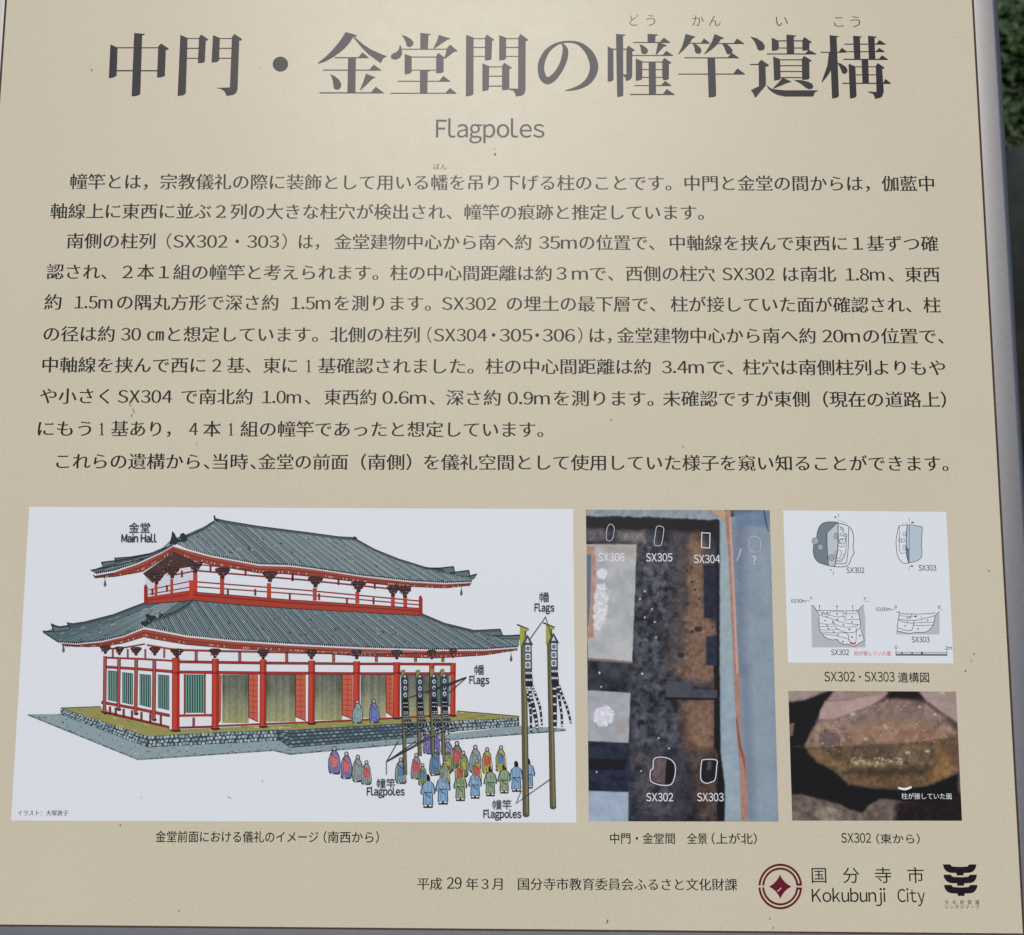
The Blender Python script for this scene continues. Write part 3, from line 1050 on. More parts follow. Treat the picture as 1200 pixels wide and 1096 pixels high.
# upper roof
up_front = A([(812, 72), (1000, 98)]) + B([(100, 132), (262, 150), (350, 196), (450, 237), (560, 272), (700, 296), (757, 306), (752, 322), (640, 326), (500, 318), (300, 296), (100, 266), (0, 252)]) + A([(1000, 248), (800, 210), (705, 180), (655, 158), (705, 140)])
up_left = A([(815, 78), (700, 143), (645, 172), (600, 198), (500, 243), (400, 276), (322, 290), (306, 278), (405, 240), (520, 218), (600, 185), (640, 150), (700, 128)])
ev_f = A([(660, 166), (705, 187), (800, 214), (1000, 251)]) + B([(0, 255), (100, 268), (300, 298), (500, 320), (640, 328), (752, 324)])
ev_l = A([(640, 176), (600, 199), (500, 245), (400, 278), (325, 291)])
roof(up_front, up_left, ev_f, ev_l, [
    (A([(818, 66), (860, 78), (1000, 100)]) + B([(100, 128), (200, 143), (270, 148)]), 3.0, (74, 84, 90)),
    (A([(818, 62), (860, 72), (1000, 95)]) + B([(100, 124), (200, 138), (272, 142)]), .9, LINE),
    (A([(816, 50), (818, 66), (835, 76)]), 2.0, DKROOF),
    (B([(262, 140), (275, 148)]), 3.2, DKROOF),
    (B([(272, 150), (350, 194), (450, 234), (560, 268), (640, 280)]), 2.4, (70, 82, 86)),
    (B([(270, 146), (350, 190), (450, 230), (560, 264), (640, 276)]), .8, LINE),
    (B([(560, 268), (620, 268), (676, 262)]), 1.6, DKROOF), (B([(676, 262), (680, 285)]), 1.3, DKROOF),
    (B([(660, 288), (740, 278)]), 1.7, DKROOF), (B([(738, 278), (742, 300)]), 1.2, DKROOF),
    (B([(740, 302), (772, 293)]), 1.8, DKROOF),
    (A([(815, 76), (770, 108), (700, 140), (660, 160)]), 2.4, (70, 82, 86)),
    (A([(815, 72), (770, 104), (700, 136)]), .8, LINE),
    (A([(620, 180), (600, 190), (560, 207), (470, 228), (405, 238)]), 1.4, LINE),
    (A([(405, 226), (408, 240)]), 1.5, DKROOF), (A([(405, 228), (470, 222), (560, 206)]), 1.2, DKROOF),
    (A([(350, 242), (354, 256)]), 1.6, DKROOF), (A([(350, 244), (405, 238)]), 1.4, DKROOF),
    (A([(304, 277), (420, 255), (520, 230)]), 1.2, LINE),
    (A([(316, 296), (325, 306), (400, 290)]), 1.5, DKROOF),
], 'upper_roof', [A([(630, 168), (638, 140), (642, 114), (652, 124), (660, 142), (672, 146), (676, 126), (690, 122), (704, 140), (703, 156), (690, 160), (668, 160), (655, 172)])], [B([(560, 268), (620, 267), (676, 262), (681, 290), (640, 288)]), B([(660, 289), (740, 278), (744, 303), (700, 300)]), B([(742, 302), (772, 293), (760, 312), (745, 312)]), A([(403, 226), (470, 221), (560, 205), (545, 222), (410, 243)]), A([(349, 243), (408, 236), (408, 250), (357, 260)])], (((-0.72, -0.78), (-.86, -.52)), ((.75, -.62), (.9, -.4))), 2.3)

# lower roof
lo_front = A([(728, 402), (960, 420)]) + B([(0, 436), (270, 452), (545, 466), (640, 502), (760, 534), (875, 548), (948, 558), (946, 592), (800, 602), (600, 602), (300, 592), (0, 578)]) + A([(900, 562), (700, 540), (560, 512), (525, 505), (600, 475), (660, 450), (700, 424)])
lo_left = A([(530, 416), (700, 398), (728, 402), (700, 424), (600, 475), (525, 505), (440, 545), (350, 565), (250, 577), (170, 572), (108, 532), (150, 518), (280, 492), (400, 462), (480, 430)])
lv_f = A([(530, 512), (560, 517), (700, 545), (900, 566)]) + B([(0, 580), (300, 595), (600, 604), (800, 603), (944, 593)])
lv_l = A([(520, 514), (440, 547), (350, 568), (250, 579), (175, 574)])
roof(lo_front, lo_left, lv_f, lv_l, [
    (B([(545, 462), (640, 502), (760, 531), (868, 526)]), 2.4, (70, 82, 86)),
    (B([(545, 456), (640, 496), (760, 525), (870, 520)]), .9, LINE),
    (B([(868, 520), (878, 545)]), 1.4, DKROOF), (B([(840, 548), (900, 548), (950, 545)]), 1.8, DKROOF),
    (A([(728, 402), (700, 428), (655, 455), (600, 474), (540, 495)]), 2.6, (74, 86, 90)),
    (A([(728, 397), (700, 422), (655, 448), (600, 466)]), 1.0, LINE),
    (A([(514, 490), (530, 508)]), 2.2, DKROOF),
    (A([(532, 412), (480, 432), (400, 464), (280, 496), (215, 506)]), 2.0, (66, 78, 84)),
    (A([(532, 409), (480, 428), (400, 459), (280, 490), (210, 500)]), .8, LINE),
    (A([(208, 494), (218, 512)]), 1.4, DKROOF), (A([(142, 497), (152, 528)]), 1.6, DKROOF),
    (A([(144, 502), (175, 512), (215, 506)]), 2.0, DKROOF), (A([(106, 528), (150, 530)]), 1.2, DKROOF),
    (A([(108, 532), (135, 550), (175, 576)]), 1.3, DKROOF),
], 'lower_roof', [A([(512, 500), (514, 490), (526, 488), (534, 476), (532, 460), (545, 458), (556, 464), (574, 466), (578, 476), (560, 484), (552, 496), (530, 510)]), A([(586, 470), (588, 450), (598, 456), (618, 462), (612, 476)])], [B([(760, 528), (868, 520), (880, 548), (840, 548)]), B([(840, 548), (950, 544), (948, 562), (880, 560)]), A([(142, 498), (175, 511), (216, 505), (218, 522), (154, 532)]), A([(207, 493), (240, 499), (282, 490), (262, 507), (218, 514)])], (((-0.46, -0.89), (-.88, -.48)), ((.80, -.60), (.93, -.36))), 2.7)

def eaves(front, fl, left, ll, name):
    """rafters: a red band under each edge of a roof, with its dark rafter ends"""
    pen = Pen(6)
    for up_, lo_ in ((front, fl), (left, ll)):
        for i in range(len(up_) - 1):
            pen.face([up_[i], up_[i + 1], lo_[i + 1], lo_[i]], (152, 74, 60))
    pen.up()
    for up_, lo_ in ((front, fl), (left, ll)):
        pen.stroke([(q[0], q[1] + .35) for q in up_], .7, (186, 190, 192))
        mid = [((a[0] + b[0]) / 2, (a[1] + b[1]) / 2) for a, b in zip(up_, lo_)]
        pen.stroke(mid, .9, (88, 40, 38))
    pen.up()
    for up_, lo_ in ((front, fl), (left, ll)):
        mid = [((a[0] + 2 * b[0]) / 3, (a[1] + 2 * b[1]) / 3) for a, b in zip(up_, lo_)]
        for p in along(mid, 1.9):
            pen.stroke([p, (p[0] + rng.uniform(-.3, .3), p[1] + rng.uniform(1.6, 2.6))], .75, rng.choice([(84, 38, 36), (100, 44, 40), (70, 40, 38), (186, 176, 168)]))
        pen.stroke(lo_, .7, (84, 44, 44))
    return pen.build(name, illus)

e1 = A([(645, 176), (705, 194), (800, 219), (1000, 256)]) + B([(0, 260), (100, 272), (300, 302), (500, 324), (640, 332), (752, 327)])
f1 = A([(645, 201), (705, 228), (800, 254), (1000, 288)]) + B([(0, 292), (100, 302), (300, 327), (500, 344), (640, 350), (745, 338)])
l1 = A([(645, 176), (600, 203), (500, 250), (400, 284), (330, 296)])
m1 = A([(645, 201), (600, 232), (520, 282), (410, 302), (318, 308)])
eaves(e1, f1, l1, m1, 'upper_eaves')
e2 = A([(525, 518), (560, 524), (700, 551), (900, 571)]) + B([(0, 586), (300, 600), (600, 609), (800, 607), (942, 597)])
f2 = A([(525, 552), (560, 560), (700, 584), (900, 602)]) + B([(0, 612), (300, 632), (600, 640), (800, 628), (938, 606)])
l2 = A([(525, 518), (440, 551), (350, 572), (250, 582), (180, 577)])
m2 = A([(525, 552), (440, 578), (350, 592), (250, 592), (190, 588)])
eaves(e2, f2, l2, m2, 'lower_eaves')

def bracket(pen, x, y, w=9.0, h=9.0):
    """a carved bracket cluster: stepped dark arms with paler block ends"""
    z = pen.l
    pen.face([(x - w * .95, y - h * .55), (x - w * .5, y - h * .68), (x + w * .5, y - h * .68), (x + w * .95, y - h * .55), (x + w * .9, y - h * .3), (x + w * .62, y - h * .12), (x + w * .5, y + h * .12), (x + w * .26, y + h * .2), (x + w * .24, y + h * .5), (x - w * .24, y + h * .5), (x - w * .26, y + h * .2), (x - w * .5, y + h * .12), (x - w * .62, y - h * .12), (x - w * .9, y - h * .3)], (52, 44, 46))
    pen.l = z + 1
    for k in range(3):
        yy = y - h * (.5 - .3 * k)
        ww = w * (.8 - .24 * k)
        pen.stroke([(x - ww, yy), (x - ww * .4, yy + h * .06), (x + ww * .4, yy + h * .06), (x + ww, yy)], .7, (106, 56, 50))
    pen.l = z + 2
    for _ in range(11):
        pen.face(blob(x + rng.uniform(-.75, .75) * w, y + rng.uniform(-.58, .25) * h, rng.uniform(.35, .75), rng.uniform(.35, .65), 6, .3), rng.choice([(140, 138, 138), (128, 62, 54), (176, 176, 178), (92, 82, 82), (30, 26, 30), (30, 26, 30), (152, 72, 60)]))
    pen.l = z

# balcony and upper storey
def balcony():
    pen = Pen(3)
    pen.face(A([(530, 300), (650, 225), (735, 245), (735, 390), (530, 392)]), (196, 198, 206))
    pen.up()
    pen.face(A([(520, 290), (650, 200), (735, 240), (720, 262), (640, 275), (560, 330)]), (70, 56, 52))
    pen.up()
    under = A([(520, 290), (650, 200), (735, 240), (720, 262), (640, 275), (560, 330)])
    for _ in range(150):
        x, y = rng.uniform(165, 230), rng.uniform(645, 686)
        if inside((x, y), under):
            a_ = rng.uniform(-.9, .9)
            l_ = rng.uniform(.8, 2.6)
            pen.stroke([(x, y), (x + l_ * math.cos(a_), y - l_ * math.sin(a_))], rng.uniform(.5, .9), rng.choice([(34, 30, 32), (34, 30, 32), (120, 52, 46), (150, 64, 54), (128, 122, 116)]))
    pen.up()
    for p0, p1, w, c in [((650, 268), (740, 250), 1.5, REDD), ((650, 296), (735, 280), 1.6, REDD), ((545, 358), (718, 322), 1.2, REDD), ((545, 376), (718, 346), 1.2, REDD)]:
        pen.stroke(A([p0, p1]), w, c)
    fr = [((740, 252), (1200, 300), (0, 300), (500, 348), 1.4), ((740, 278), (1200, 318), (0, 318), (500, 362), 2.0), ((745, 325), (1200, 360), (0, 362), (535, 404), 1.6), ((745, 345), (1200, 378), (0, 380), (535, 420), 1.5)]
    for a, b, c, d, w in fr:
        pen.stroke(A([a]) + A([b]) + B([d]), w, (128, 56, 52))
    pen.up()
    for x, y0, y1 in [(575, 330, 392), (640, 312, 376), (737, 250, 372), (848, 300, 376), (1042, 330, 392)]:
        pen.stroke(A([(x, y0), (x, y1)]), 5.0 if x > 700 else 3.4, RED)
    for x, y0, y1 in [(102, 350, 402), (278, 365, 414), (425, 375, 425), (476, 380, 430)]:
        pen.stroke(B([(x, y0), (x, y1)]), 4.6, RED)
    for x, y in [(985, 368), (1128, 384), (872, 370), (800, 270), (945, 286), (1140, 304), (620, 352), (682, 292), (560, 366)]:
        pen.stroke(A([(x, y - 14), (x, y + 14)]), 2.4, REDD)
    for x, y in [(120, 386), (235, 404), (345, 404), (200, 324), (350, 340), (10, 308)]:
        pen.stroke(B([(x, y - 14), (x, y + 14)]), 2.4, REDD)
    pen.up()
    pen.face(A([(530, 388), (712, 360), (728, 368), (728, 398), (700, 404), (535, 418)]), (160, 62, 50))
    pen.face(A([(728, 366), (960, 384), (1120, 398)]) + B([(545, 434), (545, 464), (0, 434)]) + A([(960, 422), (728, 400)]), (158, 62, 50))
    pen.up()
    pen.stroke(A([(728, 378), (960, 398), (1120, 411)]) + B([(545, 446)]), 1.4, (120, 44, 40))
    pen.stroke(A([(728, 401), (960, 423), (1120, 434)]) + B([(545, 465)]), .8, LINE)
    pen.stroke(A([(728, 366), (1120, 398)]) + B([(545, 434)]), .7, (90, 36, 36))
    pen.stroke(A([(535, 418), (700, 404), (728, 399)]), .8, LINE)
    pen.stroke(A([(532, 402), (712, 376)]), 1.2, (124, 46, 40))
    pen.up()
    pen.stroke(A([(533, 345), (533, 416)]), 4.4, (150, 46, 42))
    pen.stroke(A([(720, 318), (720, 392)]), 4.6, (190, 60, 46))
    pen.stroke(B([(540, 392), (540, 462)]), 4.4, (150, 46, 42))
    pen.face(blob(*A([(532, 342)])[0], 1.6, 2.0, 8), (140, 50, 46))
    pen.face(blob(*B([(539, 388)])[0], 1.7, 2.0, 8), (110, 44, 44))
    pen.up()
    for x, y, w in [(577, 315, 9), (642, 290, 9), (737, 268, 9), (850, 292, 9.5), (1046, 306, 9.5)]:
        bracket(pen, *A([(x, y)])[0], w, 11)
    for x, y, w in [(105, 328, 9.5), (283, 348, 9.5), (426, 366, 8), (474, 370, 8)]:
        bracket(pen, *B([(x, y)])[0], w, 11)
    pen.build('balcony', illus)
balcony()

# ground floor
def facade():
    pen = Pen(3)
    WH = (210, 213, 217)
    pen.face(EF([(75, 160), (480, 100), (770, 170), (770, 915), (700, 905), (70, 760)]), WH)
    pen.face([(206, 760), (535, 764), (535, 838), (414, 845), (206, 856)], WH)
    pen.up()
    # openings, doors and lattice windows
    def opening(x0, x1, y0, y1):
        n = 18
        st = [rng.uniform(-11, 11) for _ in range(13)]
        for i in range(n):
            for j in range(13):
                a, b = x0 + (x1 - x0) * j / 13, x0 + (x1 - x0) * (j + 1) / 13
                ya, yb = y0 + (y1 - y0) * i / n, y0 + (y1 - y0) * (i + 1) / n
                t = i / (n - 1)
                k = rng.uniform(-6, 6) + st[j] - 22 * math.exp(-((t - .28) / .22) ** 2) * (abs(j - 6) / 6) ** 1.5
                c = (100 + 46 * t + k, 104 + 44 * t + k, 96 + 16 * t - 14 * max(0, t - .7) + k)
                pen.face([(a, ya), (b, ya), (b, yb), (a, yb)], c)
    for x0, x1, y1 in [(260.5, 291.5, 847.5), (312, 346.5, 846), (369, 401, 844), (422.5, 452.5, 841.5), (470, 503, 840)]:
        opening(x0, x1, 790.5, y1)
    for x0, x1, y1 in [(509, 527, 838)]:
        pen.rect(x0, 790.5, x1, 826, (78, 110, 100))
    pen.rect(217, 790.5, 239.5, 835.5, (70, 102, 96))
    side_win = [(130, 215, 365, 372, 645, 662), (265, 365, 382, 392, 668, 690), (428, 535, 398, 408, 690, 716), (600, 706, 404, 412, 716, 742)]
    for x0, x1, ya, yb, yc, yd in side_win:
        pen.face(EF([(x0, ya), (x1, yb), (x1, yd), (x0, yc)]), (72, 104, 98))
    pen.up()
    for k in range(8):
        x = 218.5 + k * 2.85
        pen.stroke([(x, 791.5), (x, 834.5)], .9, (120, 164, 148))
        pen.stroke([(x + 1.3, 791.5), (x + 1.3, 834.5)], .8, (34, 54, 54))
    for x0, x1, ya, yb, yc, yd in side_win:
        for k in range(5):
            t = (k + .5) / 5
            x = x0 + (x1 - x0) * t
            y0, y1 = ya + (yb - ya) * t + 8, yc + (yd - yc) * t - 8
            pen.stroke(EF([(x, y0), (x, y1)]), .7, (138, 168, 156))
            pen.stroke(EF([(x + 9, y0), (x + 9, y1)]), .7, (36, 52, 54))
    for x0, x1, y0, y1, n in [(291.5, 302.5, 790, 847, 5), (346.5, 358.5, 790, 846, 5), (401, 413.5, 790, 844, 5), (452.5, 460.5, 790, 841, 5)]:
        pen.face([(x0, y0), (x1, y0), (x1, y1 - 1), (x0, y1 - 6)], (182, 92, 72))
        pen.l += 1
        pen.stroke([(x0, y0), (x0, y1 - 6), (x1, y1 - 1)], .9, (70, 40, 38))
        for k in range(1, n + 3):
            y = y0 + (y1 - y0 - 6) * k / (n + 3)
            pen.stroke([(x0 + 1, y), (x1 - .5, y + 1)], .7, (134, 62, 52))
        pen.stroke([((x0 + x1) / 2, y0), ((x0 + x1) / 2, y1 - 4)], .6, (140, 66, 54))
        pen.l -= 1
    pen.face([(256, 790), (260, 791), (259, 845), (256, 848)], (170, 84, 66))
    pen.up(2)
    # beams along the front
    for pts, w, c in [([(208, 775.6), (300, 777), (420, 778.3), (531, 778.5)], 2.6, (150, 54, 50)), ([(208, 787.6), (300, 788.6), (420, 789.6), (534, 789.6)], 2.8, (164, 52, 48)),
                      ([(208, 838.8), (250, 838.2)], 3.0, (156, 62, 52)), ([(208, 853), (250, 851.6)], 2.6, (130, 48, 44)), ([(256, 850.6), (310, 848.3), (365, 846.4), (420, 843.8), (470, 841), (532, 837)], 2.0, (150, 58, 46)),
                      ([(505, 827), (530, 827)], 2.2, (150, 58, 46))]:
        pen.stroke(pts, w, c)
    for pts in ([(208, 774.2), (300, 775.6), (420, 776.9), (531, 777.1)], [(208, 786.2), (300, 787.2), (420, 788.2), (534, 788.2)], [(208, 789.2), (300, 790.2), (534, 791.2)], [(256, 851.7), (310, 849.4), (420, 844.9), (532, 838)], [(208, 777), (300, 778.4), (531, 779.9)]):
        pen.stroke(pts, .6, (70, 34, 36))
    pen.stroke([(216.3, 790), (216.3, 837)], 1.8, (120, 66, 58))
    pen.stroke([(240.3, 790), (240.3, 837)], 1.8, (120, 66, 58))
    pen.stroke([(227, 841), (227, 852)], 3.2, (126, 74, 66))
    # struts between the top beam and the eaves
    for x in (230, 281, 336, 391, 441, 487, 519):
        pen.stroke([(x, 763), (x, 776)], 3.0, (150, 84, 76))
    pen.l += 1
    for x in (230, 281, 336, 391, 441, 487, 519):
        pen.stroke([(x - 1.5, 763), (x - 1.5, 775.8)], .6, (80, 44, 44))
        pen.stroke([(x + 1.5, 763), (x + 1.5, 775.8)], .6, (80, 44, 44))
    pen.l -= 1
    pen.stroke(EF([(96, 168), (300, 150), (480, 118)]), 1.8, (112, 54, 50))
    pen.stroke([(172, 756), (206, 761.5), (260, 763), (340, 764.5), (440, 766.5), (532, 764)], 2.2, (146, 68, 58))
    pen.l += 1
    pen.stroke([(206, 762.6), (260, 764.1), (340, 765.6), (440, 767.6), (532, 765)], .6, (72, 38, 38))
    for p in along([(190, 758), (206, 760), (260, 761.6), (340, 763), (440, 765), (532, 762)], 2.4):
        pen.face(blob(p[0], p[1], .55, .5, 6), (190, 182, 174))
    pen.l -= 1
    # side beams
    for p, w, c in [([(100, 246), (430, 258), (740, 276)], 2.4, (140, 60, 56)), ([(90, 332), (430, 352), (740, 378)], 3.0, (166, 56, 50)), ([(70, 664), (400, 724), (712, 790)], 3.4, (156, 60, 52)), ([(68, 750), (400, 825), (708, 898)], 2.8, (140, 48, 44))]:
        pen.stroke(EF(p), w, c)
    for p in ([(90, 322), (430, 342), (740, 366)], [(90, 343), (430, 364), (740, 390)], [(70, 653), (400, 712), (712, 777)], [(70, 676), (400, 736), (712, 803)], [(68, 760), (400, 836), (708, 908)]):
        pen.stroke(EF(p), .6, (74, 34, 36))
    for k in range(4):
        pass
    for x in (152, 206, 280, 358, 447, 530, 628):
        t = (x - 70) / 640
        pen.stroke(EF([(x, 690 + t * 110), (x, 760 + t * 135)]), 2.8, (110, 62, 60))
    for x in (178, 318, 483, 660):
        pen.stroke(EF([(x, 165), (x, 250)]), 2.4, (128, 78, 74))
    pen.up(2)
    # columns, each with a dark outline and a footing stone
    cols = [(206.3, 771, 855.5, 8.2), (252.5, 772, 853.5, 7.4), (308.5, 773, 851, 7.2), (365.3, 774, 847.3, 7.2), (418, 775, 844, 7.2), (465, 776, 841, 7.4), (506, 777, 839, 5.4), (531, 777, 838, 5.6)]
    sides = [(123.3, 769, 835, 3.4), (139.6, 771, 831, 3.4), (159.8, 772, 836, 3.6), (181, 773, 843, 3.8)]
    for x, y0, y1, w in cols + sides:
        pen.face(blob(x, y1 + .6, w * .78, 1.7, 10), (52, 40, 40))
    pen.up()
    for x, y0, y1, w in cols + sides:
        pen.stroke([(x, y0), (x - (0.4 if w > 5 else .8), y1)], w, (180, 68, 52) if w > 5 else (160, 82, 72))
    pen.up()
    for x, y0, y1, w in cols + sides:
        for s in (-1, 1):
            pen.stroke([(x + s * w / 2, y0), (x - (.4 if w > 5 else .8) + s * w / 2, y1)], .7, (72, 34, 36))
    for x, y0, y1, w in cols:
        pen.stroke([(x + w * .28, y0 + 1), (x + w * .28 - .4, y1 - 1)], w * .22, (150, 46, 40))
    for x, y0, y1, w in cols:
        pen.stroke([(x - w / 2, 788.6), (x + w / 2, 788.8)], 2.4, (150, 46, 44))
    pen.up()
    for x, w in [(207.5, 8.5), (252, 7.5), (308.5, 7.5), (365, 7.5), (418, 7), (465, 7), (506, 6), (531, 5)]:
        bracket(pen, x, 766.5 + (1.5 if 280 < x < 520 else 0), w, 9.5)
    for x, y, w in [(123.5, 762, 7), (140, 763.5, 6), (159.5, 764, 7), (181.5, 764, 7)]:
        bracket(pen, x, y, w, 8.5)
    pen.build('facade', illus)
facade()

# terrace with its stone facing
def terrace():
    pen = Pen(3)
    gravel = C8([(45, 237), (180, 236), (540, 372), (1085, 345)]) + D([(0, 372), (540, 330), (955, 284), (1140, 296), (1140, 304), (640, 345), (10, 402)]) + C8([(1130, 402), (1060, 385), (500, 425)])
    pen.face(gravel, (134, 152, 156))
    grass = C8([(188, 212), (345, 206), (420, 236), (650, 302)]) + [(208, 855), (310, 850), (420, 844), (532, 837)] + D([(690, 224), (945, 246), (945, 254), (690, 264), (300, 285), (0, 302)]) + C8([(1080, 303), (820, 314), (540, 330)])
    pen.face(grass, (142, 139, 84))
    top = C8([(180, 212), (188, 212), (540, 328), (820, 312), (1080, 301)]) + D([(0, 302), (300, 284), (540, 270), (690, 263), (945, 252)])
    bot = C8([(180, 236), (186, 240), (540, 374), (820, 360), (1085, 346)]) + D([(0, 376), (300, 352), (540, 330), (690, 308), (948, 286)])
    pen.up()
    for i in range(len(top) - 1):
        pen.face([top[i], top[i + 1], bot[i + 1], bot[i]], (56, 70, 76))
    # brush marks on the grass and gravel
    for _ in range(260):
        t = rng.random()
        x = 75 + t * 520
        y = 832 + rng.uniform(-3, 24)
        for a, b in clip_line(grass, (x, y), (1, -.02 if x > 190 else .3)):
            if a[0] <= x <= b[0]:
                w = min(rng.uniform(3, 9), b[0] - x)
                if w > 1:
                    pen.stroke([(x, y), (x + w, y - .02 * w if x > 190 else y + .3 * w)], rng.uniform(.5, 1.3), rng.choice([(128, 128, 70), (172, 168, 108), (116, 112, 70), (186, 180, 124)]))
    for _ in range(1500):
        x, y = rng.uniform(34, 660), rng.uniform(836, 892)
        if inside((x, y), gravel):
            pen.face(blob(x, y, rng.uniform(.4, 2.0), rng.uniform(.3, .7), 6, .3), rng.choice([(104, 120, 124), (160, 172, 174), (80, 94, 100), (150, 156, 148), (66, 78, 84), (172, 182, 184)]))
    pen.up()
    # stones
    def path_at(path, t):
        ls = [math.hypot(path[i + 1][0] - path[i][0], path[i + 1][1] - path[i][1]) for i in range(len(path) - 1)]
        d = t * sum(ls)
        for i, l in enumerate(ls):
            if d <= l or i == len(ls) - 1:
                k = min(1, d / max(l, 1e-6))
                return (path[i][0] + (path[i + 1][0] - path[i][0]) * k, path[i][1] + (path[i + 1][1] - path[i][1]) * k)
            d -= l
    def stones(tp, bt, n, rows, brick):
        for r in range(rows):
            for k in range(n):
                t = (k + .5 + (.5 if r % 2 else 0) * .9 + (0 if brick else rng.uniform(-.2, .2))) / (n + .5)
                if t > .995: continue
                p, q = path_at(tp, t), path_at(bt, t)
                u = (r + .5 + (0 if brick else rng.uniform(-.15, .15))) / rows
                x, y = p[0] + (q[0] - p[0]) * u, p[1] + (q[1] - p[1]) * u
                h = math.hypot(q[0] - p[0], q[1] - p[1]) / rows
                wd = math.hypot(tp[-1][0] - tp[0][0], tp[-1][1] - tp[0][1]) / n
                c = rng.choice([(136, 150, 156), (152, 166, 170), (120, 136, 144), (164, 176, 178)] if not brick else [(92, 108, 116), (108, 124, 132), (80, 96, 104), (130, 144, 150)])
                sl = math.atan2(tp[-1][1] - tp[0][1], tp[-1][0] - tp[0][0])
                pen.face(blob(x, y, wd * (.40 if not brick else .44), h * (.42 if not brick else .3), 8, .18 if not brick else .08, sl), c)
    stones(top[:3], bot[:3], 30, 3, False)
    stones(top[2:5], bot[2:5], 34, 3, False)
    stones(top[4:8], bot[4:8], 26, 5, True)
    stones(top[7:10], bot[7:10], 32, 3, False)
    # edging of the gravel
    rim = C8([(45, 239), (500, 424), (1060, 386), (1130, 402)]) + D([(20, 400), (640, 344), (1140, 303)])
    pen.up()
    pen.stroke(rim, 1.6, (84, 98, 104))
    pen.up()
    for i, p in enumerate(along(rim, 3.1)):
        pen.face(blob(p[0], p[1], 1.0, .5, 6, .2), rng.choice([(176, 186, 190), (150, 162, 166), (60, 72, 78)]))
    pen.stroke(C8([(182, 211), (345, 205)]), 1.2, (92, 100, 92))
    pen.stroke(D([(690, 223), (945, 245), (946, 284)]), 1.0, (78, 76, 56))
    pen.build('terrace', illus)
terrace()

# wind bells under the corners of the eaves
for x, y, f in [(364, 318, A), (192, 590, A), (708, 355, B), (914, 628, B)]:
    pen = Pen(5)
    px, py = f([(x, y)])[0]
    pen.stroke([(px, py - 3), (px, py)], .6, LINE)
    pen.face([(px - .6, py), (px + .6, py), (px + 1.7, py + 5), (px + .9, py + 7.5), (px - .9, py + 7.5), (px - 1.7, py + 5)], (86, 94, 100))
    pen.build('wind_bell', illus)

